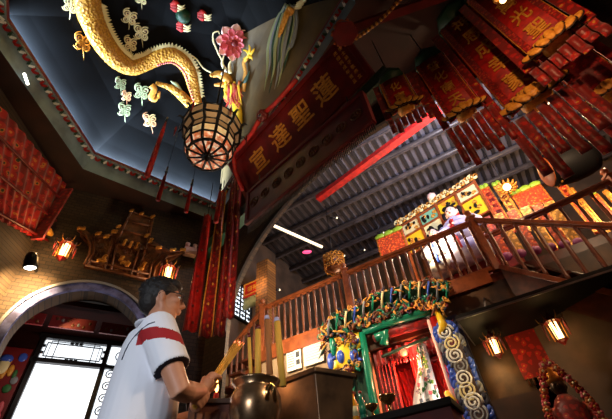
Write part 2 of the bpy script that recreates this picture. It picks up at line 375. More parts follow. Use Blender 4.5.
for i in range(n):
    j = (i+1) % n; a, b = rim[i], rim[j]
    mb.add([sc2(a, 1.035, sz_), sc2(b, 1.035, sz_), sc2(b, 1.02, rz_), sc2(a, 1.02, rz_)], [(0, 1, 2, 3)])
    mb.add([sc2(a, 1.02, rz_), sc2(b, 1.02, rz_), sc2(b, .985, rz_), sc2(a, .985, rz_)], [(0, 1, 2, 3)])
    mb.add([sc2(a, 1.02, rz_-.01), sc2(b, 1.02, rz_-.01), sc2(b, 1.10, rz_-.01), sc2(a, 1.10, rz_-.01)], [(0, 1, 2, 3)])
struct(mb, 'trim_3', 'slab')
# facets: slightly curved from the rim to the apex
mb = MB(); dv = []; 
steps = 8
for i in range(n):
    j = (i+1) % n
    A_, B_ = Vector(sc2(rim[i], 1.09, rz_-.01)), Vector(sc2(rim[j], 1.09, rz_-.01))
    rows = []
    for k in range(steps+1):
        t = k/steps; bul = .34*math.sin(PI*t)*(1-.25*t)
        rows.append((A_.lerp(apex, t)+Vector((0, 0, bul)), B_.lerp(apex, t)+Vector((0, 0, bul))))
    for k in range(steps):
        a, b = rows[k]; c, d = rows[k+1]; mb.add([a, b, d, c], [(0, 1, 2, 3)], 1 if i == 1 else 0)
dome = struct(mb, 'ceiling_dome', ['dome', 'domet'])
bvh = BVHTree.FromPolygons([Vector(v) for v in mb.v], mb.f)
# patterned lip: a running key of white, red and green along the rim, real small blocks
mb = MB()
for i in range(n):
    j = (i+1) % n; a = Vector(sc2(rim[i], 1., rz_)); b = Vector(sc2(rim[j], 1., rz_)); L = (b-a).length; N = int(L/.045); d = (b-a)/N
    inw = (cen-(a+b)/2); inw.z = 0; inw -= d*inw.dot(d)/d.length_squared; inw.normalize()
    mb.bar(a-inw*.02, b-inw*.02, .11, .05, 0); mb.bar(a+inw*.035+Vector((0, 0, .03)), b+inw*.035+Vector((0, 0, .03)), .012, .05, 3)
    mb.bar(a-inw*.075-Vector((0, 0, .005)), b-inw*.075-Vector((0, 0, .005)), .016, .06, 2)
    for k in range(N):
        c = a+d*(k+.5); mi = (1, 2, 1, 4)[k % 4]
        z = Vector((0, 0, -.03))
        if k % 2: mb.bar(c-d*.45+inw*.02+z, c+d*.45-inw*.05+z, .032, .02, mi)
        else: mb.bar(c-d*.45-inw*.05+z, c+d*.45+inw*.02+z, .032, .02, 2 if k % 4 else 1)
struct(mb, 'trim_4', ['slab', 'white', 'red', 'maroon', 'greend'])
# hall walls, gallery and roof (hall frame)
HO = N1
mb = MB(); mb.box((-4.75, 1.9, 3.3), (.2, 4.6, 6.6)); struct(mb, 'wall_hall_left', 'plaster', HO, HA)
mb = MB(); mb.box((-.4, 3.6, 3.6), (9.0, .2, 7.2)); struct(mb, 'wall_hall_back', 'plaster', HO, HA)
mb = MB()
nx0, nx1, nzt = -1.86, -.80, 2.52                                      # niche of the lower shrine
mb.box(((-4.7+nx0)/2, .1, 1.43), (nx0+4.7, .2, 2.86), 1); mb.box(((nx1-.18)/2, .1, 1.43), (-.18-nx1, .2, 2.86)); mb.box(((nx0+nx1)/2, .1, (nzt+2.86)/2), (nx1-nx0, .2, 2.86-nzt))
mb.box((2.3, .1, 2.7), (5.0, .2, .32))
struct(mb, 'wall_hall_lower', ['goldwall', 'cream2'], HO, HA)
mb = MB(); mb.box((nx0-.03, .6, 1.4), (.06, .8, 2.8)); mb.box((nx1+.03, .6, 1.4), (.06, .8, 2.8)); mb.box(((nx0+nx1)/2, 1.0, 1.4), (nx1-nx0, .06, 2.8)); mb.box(((nx0+nx1)/2, .6, nzt+.03), (nx1-nx0, .8, .06))
struct(mb, 'wall_niche', 'redd', HO, HA)
mb = MB(); mb.box((-.2, 1.8, 2.93), (9.0, 3.5, .14)); struct(mb, 'ceiling_gallery', 'woodr', HO, HA)
mb = MB(); mb.box((1.9, 1.9, 1.43), (4.6, .1, 2.86)); mb.box((-.2, 1.05, 1.43), (.08, 1.7, 2.86)); mb.box((4.2, .8, 2.0), (.1, 4.0, 4.0)); struct(mb, 'wall_side_room', 'maroond', HO, HA)
# roof
def roofz(hy): return 6.9-.10*hy
mb = MB(); y0, y1 = -5.0, 3.6
mb.add([(-4.8, y0, roofz(y0)), (5.5, y0, roofz(y0)), (5.5, y1, roofz(y1)), (-4.8, y1, roofz(y1))], [(0, 1, 2, 3)])
k = 0; x = -4.7
while x < 5.4: mb.bar((x, y0, roofz(y0)-.02), (x, y1, roofz(y1)-.02), .07, .06, 1); x += .17
struct(mb, 'ceiling_hall', ['roof', 'roofd'], HO, HA)
mb = MB(); y = -3.6
while y < 3.5:
    mb.tube([(-4.7, y, roofz(y)-.13), (5.4, y, roofz(y)-.13)], .06, 10); mb.bar((-4.7, y, roofz(y)-.2), (5.4, y, roofz(y)-.2), .04, .03); y += .62
struct(mb, 'trim_5', 'purlin', HO, HA)
# enclosing high walls above W2 on the hall side
mb = MB(); mb.box((3.5, .04, 6.3), (12, .06, 2.2)); struct(mb, 'wall_upper', 'roof', K, A2)
mb = MB(); mb.box((0, 0, 0), (.1, 8, 7.4)); struct(mb, 'wall_right', 'wood', HO+hx*5.0+Vector((0, 0, 3.6)), HA)
# cross beam carrying the plaque, in the porch
bdir = Vector((.707, -.707, 0)); bnor = Vector((-.707, -.707, 0))
PL = Vector((.884, 1.986, 4.478))      # lower right corner of the plaque
mb = MB(); a = PL-bdir*4.0-bnor*.1; b = PL+bdir*.15-bnor*.1
a.z = b.z = 4.36; mb.bar(a, b, .14, .2); struct(mb, 'trim_6', 'greend')
# ================================================================== DOME RELIEFS
def dhit(px, py, off=.035):
    r = ray(px, py); h, nrm, ix, ds = bvh.ray_cast(CP, r)
    if h is None: h = CP+r*7.0; nrm = -r
    if nrm.dot(r) > 0: nrm = -nrm
    return h+nrm*off, nrm
def dpath(pts, off=.035, sub=5):
    """smooth (Catmull-Rom) path through pixels, laid on the dome"""
    P = [Vector((a, b, 0)) for a, b in pts]; P = [P[0]*2-P[1]]+P+[P[-1]*2-P[-2]]; out = []
    for i in range(1, len(P)-2):
        for k in range(sub):
            t = k/sub; p = .5*((2*P[i])+(-P[i-1]+P[i+1])*t+(2*P[i-1]-5*P[i]+4*P[i+1]-P[i+2])*t*t+(-P[i-1]+3*P[i]-3*P[i+1]+P[i+2])*t**3)
            out.append(dhit(p.x, p.y, off))
    out.append(dhit(P[-2].x, P[-2].y, off)); return out
def pxm(px, py):                       # metres per pixel on the dome there
    h, nn = dhit(px, py); return (h-CP).dot(fw)/FPX
def ribbon(mb, pts, wid, off=.035, mi=0, sub=5, nn=12, flat=.45):
    """rounded relief strip; wid = half widths in metres"""
    hp = dpath(pts, off, sub); N = len(hp); m = len(wid)-1; rows = []
    for i, (p, nr) in enumerate(hp):
        t = (hp[min(i+1, N-1)][0]-hp[max(i-1, 0)][0]).normalized(); side = nr.cross(t).normalized()
        u = i/(N-1)*m; k = min(int(u), m-1); w = wid[k]*(1-(u-k))+wid[k+1]*(u-k); rows.append((p, side, nr, w))
    vs = []
    for p, sd, nr, w in rows:
        for q in range(nn): a = 2*PI*q/nn; vs.append(p+sd*math.cos(a)*w+nr*math.sin(a)*w*flat)
    fs = [(i*nn+k, i*nn+(k+1) % nn, (i+1)*nn+(k+1) % nn, (i+1)*nn+k) for i in range(N-1) for k in range(nn)]
    fs += [tuple(range(nn)), tuple((N-1)*nn+k for k in range(nn))]
    mb.add(vs, fs, mi, True); return rows
def place(root_px, name, label, cat, group=None):
    p, nr = dhit(*root_px, 0); return thing(name, label, cat, p, 0, group)
def off_build(mb, name, mats, root, bev=0.):
    o = root.location; mb.v = [(x-o.x, y-o.y, z-o.z) for x, y, z in mb.v]; return mb.build(name, mats, root, bev)
M['cloudcore'] = mk('cloud_core_paint', S(90, 50, 34), .6)
scale_m = mk('dragon_scales', S(206, 150, 46), .45, noise=S(170, 112, 30), nscale=40, bump=.6)
M['scales'] = scale_m
# scales: voronoi bump
nt = scale_m.node_tree; b_ = nt.nodes['Principled BSDF']; tc = nt.nodes.new('ShaderNodeTexCoord'); v = nt.nodes.new('ShaderNodeTexVoronoi'); v.inputs['Scale'].default_value = 26
bp = nt.nodes.new('ShaderNodeBump'); bp.inputs['Distance'].default_value = .02; bp.inputs['Strength'].default_value = .8
nt.links.new(tc.outputs['Object'], v.inputs['Vector']); nt.links.new(v.outputs['Distance'], bp.inputs['Height']); nt.links.new(bp.outputs['Normal'], b_.inputs['Normal'])
dg_ = place((150, 60), 'dragon_relief', 'long golden scaled dragon coiling across the black dome', 'dragon')
mb = MB(); body = [(84, -14), (88, 8), (94, 26), (104, 44), (117, 59), (131, 66), (145, 62), (158, 56), (171, 54), (182, 60), (190, 72), (194, 88), (198, 106)]
rows = ribbon(mb, body, [.17, .17, .165, .16, .15, .13, .12, .13, .14, .13, .12, .10, .07], .05, 0, 6, 14, .55)
off_build(mb, 'body', 'scales', dg_)
# dorsal fins along both stretches
mb = MB(); N = len(rows)
for i in range(4, N-4, 1):
    p, sd, nr, w = rows[i]; q = rows[i+1][0]; t = (q-p).normalized()
    c_ = CP+fw*0
    def fin(sgn, hgt):
        a = p+sd*sgn*w*.9; e = p+sd*sgn*(w+hgt)+t*.05; mb.add([a+nr*.03, a+t*.07+nr*.03, e+nr*.02, a-nr*.01, a+t*.07-nr*.01], [(0, 1, 2), (3, 2, 4), (0, 2, 3), (1, 4, 2), (0, 3, 4, 1)], 0)
    fin(1 if rows[i][1].dot(cr) > 0 else 1, .07) if i < 36 else None
    if i >= 36: fin(1, .06)
off_build(mb, 'dorsal_fin', 'cream', dg_)
mb = MB()
for i in range(40, N-2):
    p, sd, nr, w = rows[i]; mb.ell(p-sd*w*.72+nr*.05, .017, 0, 8, 5)
off_build(mb, 'belly_scales', 'pink', dg_)
def limb(pts, wid, name, mat, off=.05, claws=None):
    mb = MB(); ribbon(mb, pts, wid, off, 0, 5)
    if claws:
        for c in claws: ribbon(mb, [c[0], ((c[0][0]+c[1][0])/2+1, (c[0][1]+c[1][1])/2-1), c[1]], [.03, .024, .006], off+.01, 0, 3, 8)
    off_build(mb, name, mat, dg_)
limb([(190, 104), (180, 94), (168, 86), (155, 82)], [.09, .08, .05, .03], 'hind_leg', 'scales')
limb([(150, 84), (153, 88), (150, 96), (156, 98), (158, 90)], [.05, .05, .05, .04, .02], 'hind_foot', 'goldp', .07)
limb([(170, 80), (176, 84), (183, 92)], [.01, .035, .01], 'leg_fin', 'cloudg')
limb([(241, 130), (240, 112), (236, 96), (229, 82)], [.10, .11, .10, .06], 'neck', 'yellow')
# head: snout, jaw, brow, horns, eye
mb = MB(); ribbon(mb, [(232, 84), (226, 77), (218, 73), (212, 75)], [.08, .085, .06, .035], .07, 0, 4, 10, .7)
ribbon(mb, [(226, 84), (220, 84), (214, 84)], [.05, .04, .02], .07, 0, 4, 10, .7)
for e in ((222, 72), (226, 69)): p, nr = dhit(*e, .13); mb.ell(p, .028, 1, 8, 6); mb.ell(p+nr*.02, .014, 2, 8, 6)
p, nr = dhit(211, 74, .12); mb.ell(p, .03, 0, 8, 6)
off_build(mb, 'head', ['goldp', 'white', 'black'], dg_)
mb = MB()
for a in (((226, 70), (222, 62), (224, 54)), ((230, 72), (229, 64), (232, 57))): ribbon(mb, a, [.035, .025, .006], .1, 0, 4, 8)
off_build(mb, 'horns', 'cream', dg_)
mane = MB()
for k in range(26):
    t = k/25; x = 227+18*t; y = 84+random.uniform(-4, 6); L = random.uniform(12, 24)
    ribbon(mane, [(x, y), (x+random.uniform(-2, 3), y+L*.5), (x+random.uniform(-4, 6), y+L)], [.03, .028, .004], .10+random.uniform(0, .04), k % 3, 3, 6)
off_build(mane, 'mane', ['redc', 'drum' if 'drum' in M else 'drumskin', 'yellow'], dg_)
for pts in ([(211, 72), (203, 67), (196, 58), (188, 53), (183, 53)], [(223, 62), (217, 50), (213, 40), (213, 32), (218, 30), (219, 33)]):
    limb(pts, [.014, .013, .012, .011, .010, .006], 'whisker', 'cream', .05)
limb([(246, 92), (247, 82), (248, 72), (246, 63), (250, 58)], [.05, .05, .04, .035, .03], 'foreleg', 'goldp', .06)
limb([(247, 60), (252, 55)], [.035, .02], 'claw', 'yellow', .07, [((252, 55), (246, 50)), ((252, 54), (252, 45)), ((254, 55), (258, 49)), ((252, 57), (256, 61))])
limb([(253, 70), (249, 80), (243, 86)], [.006, .045, .01], 'beard_leaf', 'greend', .07)
# second dragon: only its tail
td = place((280, 40), 'dragon_tail_relief', 'grey green plumed tail with golden core at the upper edge of the dome', 'dragon tail')
mb = MB()
for k in range(11):
    u = k/10; x0 = 288+10*u; xe = 266+22*u**.8; ye = [92, 78, 95, 84, 90, 70, 88, 78, 74, 64, 58][k]; bow = -9*(1-u)+3*u
    ribbon(mb, [(x0, 3), (x0-6*(1-u)+bow*.5, 24), ((x0+xe)/2+bow*.7, 46), (xe+4+bow*.1, ye*.8), (xe, ye)], [.03, .04, .042, .028, .004], .04+.01*(k % 4), k % 3, 5, 8)
off_build(mb, 'plume', ['cloudg', 'grey', 'greend'], td)
mb = MB(); ribbon(mb, [(296, 4), (292, 18), (287, 32), (285, 40)], [.05, .06, .05, .02], .12, 0, 5, 10); off_build(mb, 'tail_core', 'goldp', td)
mb = MB()
for k in range(6): ribbon(mb, [(293+k*1.5, 10-k*2), (300+k*2, 10-k*3), (300+k*2.4, 4-k*2)], [.012, .02, .006], .09, 0, 3, 6)
off_build(mb, 'tail_fin', 'cream', td)
# apex lotus
p, nr = dhit(233, 40, .05); fl = thing('lotus_boss', 'pink eight petalled lotus at the apex of the dome', 'flower boss', p)
e1 = nr.cross(cu).normalized(); e2 = nr.cross(e1).normalized()
def petal(mb, c, ang, r0, r1, w, lift, mi):
    dd = e1*math.cos(ang)+e2*math.sin(ang); sd = nr.cross(dd); L = r1-r0; prof = [(0, .35), (.3, .8), (.6, 1), (.85, .6), (1, .05)]
    vs = []
    for t, q in prof:
        b = c+dd*(r0+L*t)+nr*(lift+.05*t*t)
        for s_ in (-1, -.5, 0, .5, 1): vs.append(b+sd*s_*w*q+nr*(.03*abs(s_))) 
    o = len(vs); vs += [v-nr*.012 for v in vs]; fs = []
    for i in range(4):
        for k in range(4): a = i*5+k; fs += [(a, a+1, a+6, a+5), (o+a, o+a+5, o+a+6, o+a+1)]
    for i in range(4): fs += [(i*5, i*5+5, o+i*5+5, o+i*5), (i*5+4, o+i*5+4, o+i*5+9, i*5+9)]
    mb.add(vs, fs, mi, True)
z0 = Vector((0, 0, 0))
for ring, (r0, r1, w, lf, nm, mt) in enumerate([(.10, .30, .085, .02, 'outer_petal', 'pinkl'), (.08, .24, .07, .05, 'middle_petal', 'pink'), (.04, .15, .05, .09, 'inner_petal', 'pink')]):
    for k in range(8):
        mb = MB(); petal(mb, z0, k*PI/4+(ring % 2)*PI/8, r0, r1, w, lf, 0); mb.build(nm, mt, fl)
mb = MB(); mb.ell(nr*.1, (.06, .06, .06), 0); mb.build('seed_pod', 'maroon', fl)
# clouds
def cloud(px, py, s, kind, where, sw=3):
    t_ = place((px, py), 'cloud_relief', where, 'cloud', 'painted clouds on the dome'); h, nrm = dhit(px, py, .03); m = pxm(px, py); c = h-t_.location
    f1 = nrm.cross(cu).normalized(); f2 = nrm.cross(f1).normalized()
    if f1.dot(cr) < 0: f1 = -f1
    if f2.dot(cu) < 0: f2 = -f2
    mb = MB(); rr = s*m
    spots = [(-.35, .45, .5), (.35, .35, .48), (-.3, -.25, .42), (.38, -.25, .36)][:sw+1]
    for i, (a, b, r) in enumerate(spots):
        cc = c+f1*a*rr+f2*b*rr
        for q in range(1): mb.tube(spiral(cc, r*rr, 1.7*(1 if i % 2 else -1), f1, f2, 22, i), .07*rr, 6, 0)
        mb.tube(spiral(cc, r*rr*1.15, .95, f1, f2, 16, i+1.5), .055*rr, 6, 0)
    mb.build('swirl', kind, t_)
    mb = MB(); mb.tube([c+f2*(-.5*rr)+f1*.1*rr, c-f2*1.0*rr+f1*.25*rr, c-f2*1.5*rr+f1*.35*rr], [.05*rr, .045*rr, .01*rr], 6); mb.build('cloud_tail', kind, t_)
    mb = MB()
    for i, (a, b, r) in enumerate(spots): mb.ell(c+f1*a*rr+f2*b*rr-nrm*.015, (r*rr*.55,)*2+(.02,), 0, 10, 6, nrm.to_track_quat('Z', 'Y').to_matrix())
    mb.build('cloud_core', 'cloudcore', t_)
for a in [(70, 5, 9, 'cream', 'pale swirl cloud at the top left of the dome'), (82, 43, 10, 'goldp', 'pink and gold cloud left of the bend in the dragon body'),
          (129, 17, 9, 'cream', 'topmost cloud right of the upper dragon body'), (141, 33, 9, 'cream', 'pale cloud furthest right in the group of three inside the dragon bend'), (130, 44, 8, 'cream', 'lowest cloud in the group of three inside the dragon bend'),
          (120, 84, 7, 'cloudg', 'small cloud just below the lowest bend of the dragon'), (126, 96, 6, 'cloudp', 'pinkish cloud midway down the trail under the dragon'), (124, 110, 8, 'cloudg', 'green pink cloud at the foot of the trail under the dragon'),
          (141, 92, 9, 'cloudg', 'green ringed cloud beside the dragon hind foot'), (150, 121, 8, 'cloudp', 'round pink cloud lowest on the dome near the red tassels'), (141, -2, 7, 'cream', 'cloud partly cut by the upper edge of the photo')]: cloud(*a)
# flames and pearl
for (px, py, s, lab) in [(177, 5, 7, 'upper red flame over the green pearl'), (183, 25, 7, 'lower red flame under the green pearl'), (204, 14, 7, 'red flame right of the green pearl')]:
    t_ = place((px, py), 'flame_relief', lab, 'flame', 'painted flames round the pearl'); mb = MB(); mb2 = MB()
    for k in range(3):
        ribbon(mb, [(px-s, py-2+k*2), (px-s*.3, py-3+k*3), (px+s*.3, py-1+k*2)], [.01, .05, .02], .04, 0, 4, 8)
        ribbon(mb2, [(px, py-2+k*3), (px+s*.6, py+k*2), (px+s*1.1, py-2+k*3)], [.012, .02, .004], .06, 0, 3, 6)
    off_build(mb, 'flame_body', 'redc', t_); off_build(mb2, 'flame_tips', 'cream', t_)
p, nr = dhit(183, 15, .03); o = MB().ell((0, 0, 0), .11, 0, 16, 10).build('pearl', 'greend'); o.location = p; tag(o, 'dark green pearl between the red flames on the dome', 'pearl')
# ================================================================== PALACE LANTERN hung from the dome
lc = atz(209, 148, 3.75)
ln = thing('palace_lantern', 'large round black framed lantern with many painted glass panes under the dome', 'lantern', (lc.x, lc.y, 3.60))
ln.scale = (.86, .86, .86)
NS = 12; tiers = [(.05, 0.), (.24, .03), (.285, .14), (.30, .27), (.29, .40), (.36, .46), (.37, .60)]
fr = MB(); 
def lp(r, z, k): return Vector((r*math.cos(2*PI*k/NS), r*math.sin(2*PI*k/NS), z))
for r, z in tiers:
    for k in range(NS): fr.tube([lp(r, z, k), lp(r, z, k+1)], .017, 6)
for k in range(NS):
    fr.tube([lp(.0, -.01, k)]+[lp(r, z, k) for r, z in tiers], .018, 6)
    fr.tube([lp(.37, .60, k), lp(.42, .64, k), lp(.45, .60, k)], [.02, .014, .006], 6)
fr.lathe([(.005, -.09), (.03, -.05), (.03, 0), (.005, .01)], (0, 0, 0), 12)
fr.build('frame', 'iron', ln)
for i in range(len(tiers)-1):
    for k in range(NS):
        r0, z0_ = tiers[i]; r1, z1_ = tiers[i+1]; a, b, c, d = lp(r0, z0_, k), lp(r0, z0_, k+1), lp(r1, z1_, k+1), lp(r1, z1_, k)
        m_ = (a+b+c+d)/4; nn_ = (b-a).cross(d-a).normalized()
        vs = [m_+(q-m_)*.74 for q in (a, b, c, d)]; vs += [v+nn_*.006 for v in vs]
        g = MB(); g.add(vs, [(0, 1, 2, 3), (4, 7, 6, 5), (0, 4, 5, 1), (1, 5, 6, 2), (2, 6, 7, 3), (3, 7, 4, 0)])
        g.build('glass_pane', 'pane' if i < 2 else ('panem' if i == 2 else 'paned'), ln)
ch = MB(); ch.tube([(0, 0, .56), (0, 0, 2.4)], .012, 6)
for k in range(4): ch.tube([lp(.33, .58, k*3), Vector((0, 0, .95))], .008, 5)
ch.build('hanging_chain', 'iron', ln)
for k in range(6):
    a = lp(.44, .5, k*2+.5); g = MB(); g.tube([a+Vector((0, 0, .05)), a, a-Vector((0, 0, .16))], [.004, .014, .003], 6); g.build('tassel', 'redd', ln)
lpt = light('lantern_bulb', 'POINT', (lc.x, lc.y, 3.9), 6, (1, .6, .3), .06)
# thin red tassel banners around the lantern
for (t, b, w, lab) in [((166, 122), (147, 176), .035, 'longest red tassel hanging left of the big lantern'), ((165, 173), (158, 200), .026, 'second red tassel, below and left of the big lantern'),
                       ((192, 186), (186, 212), .026, 'third red tassel, directly below the big lantern'), ((221, 190), (216, 222), .03, 'red tassel nearest the red banners')]:
    R = 3.3; pb = atR(*b, R); pt = atR(*t, R); g = thing('tassel_banner', lab, 'tassel', (pb.x, pb.y, pb.z), 0, 'red tassels below the dome')
    h = pt.z-pb.z; m1 = MB(); m1.lathe([(w, 0), (w*.95, h*.3), (w*.7, h*.8), (w*.3, h)], (0, 0, 0), 10); m1.build('tassel_body', 'redc', g)
    m1 = MB(); m1.tube([(0, 0, h), (0, 0, h+.12)], .012, 6); m1.ell((0, 0, h+.02), .02); m1.build('cap', 'iron', g)
    m1 = MB(); zt = 5.26; m1.tube([(0, 0, h+.1), (0, 0, zt-pb.z)], .003, 5); m1.build('cord', 'iron', g)
# ================================================================== PLAQUES
def board(name, lab, corner, dirv, upd, L, Hh, mats):
    """returns (thing, T) with local frame: x along board, y up the board, z out to the viewer"""
    nrm = dirv.cross(upd).normalized()
    if nrm.dot(CP-corner) < 0: nrm = -nrm
    t_ = thing(name, lab, 'plaque', corner)
    return t_, (lambda x, y, z=0: dirv*x+upd*y+nrm*z)
def pbox(mb, T, x0, x1, y0, y1, z0, z1, mi=0):
    vs = [T(x, y, z) for z in (z0, z1) for y in (y0, y1) for x in (x0, x1)]
    mb.add(vs, [(0, 2, 3, 1), (4, 5, 7, 6), (0, 1, 5, 4), (2, 6, 7, 3), (0, 4, 6, 2), (1, 3, 7, 5)], mi)
d_ = Vector((math.sin(R_(135)), math.cos(R_(135)), 0)); nb = Vector((-.7072, -.7072, 0)); al = R_(56.6)
upd = (nb*math.cos(al)+Vector((0, 0, 1))*math.sin(al)).normalized()
LL = 2.42; HH = .6
t_, T = board('name_plaque', 'big red plaque with four golden characters hanging tilted under the dome', Vector((.884, 1.986, 4.478))-d_*LL, d_, upd, LL, HH, None)
mb = MB(); pbox(mb, T, 0, LL, 0, HH, -.05, 0); mb.build('panel', 'redd', t_)
mb = MB()
for a in ((0, LL, -.03, .035), (0, LL, HH-.035, HH+.03)): pbox(mb, T, a[0], a[1], a[2], a[3], -.06, .03)
for a in ((-.03, .03), (LL-.035, LL+.03)): pbox(mb, T, a[0], a[1], -.03, HH+.03, -.06, .03)
mb.build('frame', 'redd', t_, .004)
mb = MB()
def proj_(p):
    v = p-CP; q = v.dot(fw); return (306+v.dot(cr)/q*FPX, 209.5-v.dot(cu)/q*FPX)
o0 = t_.location
# character spots chosen along the board
for chx, ch in zip((.50, .98, 1.42, 1.86), '宣達聖蓮'):
    text_mesh(mb, ch, .34, (lambda cx: (lambda x, y, z: T(cx+x, HH*.5+y, .006+z)))(chx))
mb.build('lettering', 'goldp', t_)
mb = MB()
for c in range(2):
    for k in range(7): text_mesh(mb, '信士弟子敬奉立'[k] if c == 0 else '光緒丙戌年吉旦'[k], .055, (lambda cx, cy: (lambda x, y, z: T(cx+x, cy+y, .005+z)))(LL-.12-c*.08, HH*.88-k*.075))
mb.build('small_lettering', 'goldp', t_)
# rods that hold the plaque out from the beam
mb = MB()
for x in (.3, LL-.3): mb.tube([T(x, HH*.9, -.05), T(x, HH*.9, -.05)-nb*.35+Vector((0, 0, .5))], .012, 6)
mb.build('hanging_rod', 'iron', t_)
# lower board, upright, with fringe
k_ = 1.25
def sc(v): return CP+(Vector(v)-CP)*k_
d2 = Vector((math.sin(R_(131.25)), math.cos(R_(131.25)), 0)); bl = sc((-.59, 2.652, 2.972)); L2 = 1.555*k_+.0; H2 = .449*k_
t2, T2 = board('valance_board', 'narrower red board with a row of dim gold medallions and dark fringe below the plaque', bl, d2, Vector((0, 0, 1)), L2, H2, None)
mb = MB(); pbox(mb, T2, 0, L2, 0, H2, -.04, 0); mb.build('panel', 'redd', t2)
mb = MB(); pbox(mb, T2, 0, L2, -.02, .03, -.05, .02); pbox(mb, T2, 0, L2, H2-.03, H2+.02, -.05, .02); pbox(mb, T2, L2-.03, L2+.02, 0, H2, -.05, .02); pbox(mb, T2, -.02, .03, 0, H2, -.05, .02); mb.build('frame', 'maroon', t2)
for k in range(9):
    mb = MB(); c = .14+k*(L2-.28)/8
    pts = [T2(c+.07*math.cos(a*PI/8), H2/2+.07*math.sin(a*PI/8), .006) for a in range(17)]; mb.tube(pts, .008, 6)
    for a in range(4): mb.ell(T2(c+.03*math.cos(a*PI/2+k), H2/2+.03*math.sin(a*PI/2+k), .005), .016, 0, 8, 5)
    mb.build('medallion', 'bronzew', t2)
mb = MB(); x = 0
while x < L2: 
    mb.tube([T2(x, -.02, -.02), T2(x+.004, -.15-.02*math.sin(x*9), -.02)], [.007, .004], 5); x += .022
o = mb.build('fringe', 'iron', t2); o['kind'] = 'stuff'
# hanging links
mb = MB(); 
for x in (.2, L2-.2): mb.tube([T2(x, H2, -.02), T2(x, H2+.2, -.02)], .01, 6)
mb.build('hanging_rod', 'iron', t2)
# pompom with silver ball and sash
pp = t_.location+T(.95, HH+.1, .06)
t3 = thing('silk_rosette', 'round red silk rosette with silver ball tied on the upper edge of the plaque', 'rosette', pp)
mb = MB()
for k in range(60):
    a = random.uniform(0, 2*PI); b = math.acos(random.uniform(-1, 1)); dd = Vector((math.sin(b)*math.cos(a), math.sin(b)*math.sin(a), math.cos(b))); mb.ell(dd*.055, .035, 0, 8, 6)
mb.build('rosette', 'redd', t3)
q = (CP-pp).normalized(); mb = MB(); mb.ell(q*.09-cr*.03, .028, 0); mb.build('silver_ball', 'silver', t3)
for s_ in (-1, 1):
    mb = MB(); pts = [T(s_*.05, 0, 0), T(s_*.3, .0-.03, 0), T(s_*.7, -.035, 0)] if s_ > 0 else [T(-.05, 0, 0), T(-.3, -.06, 0), T(-.75, -.07, .02), T(-.86, -.3, .03), T(-.9, -.62, .03)]
    mb.tube(pts, .034, 8, 0, True, None, .6); mb.build('sash', 'redc', t3)
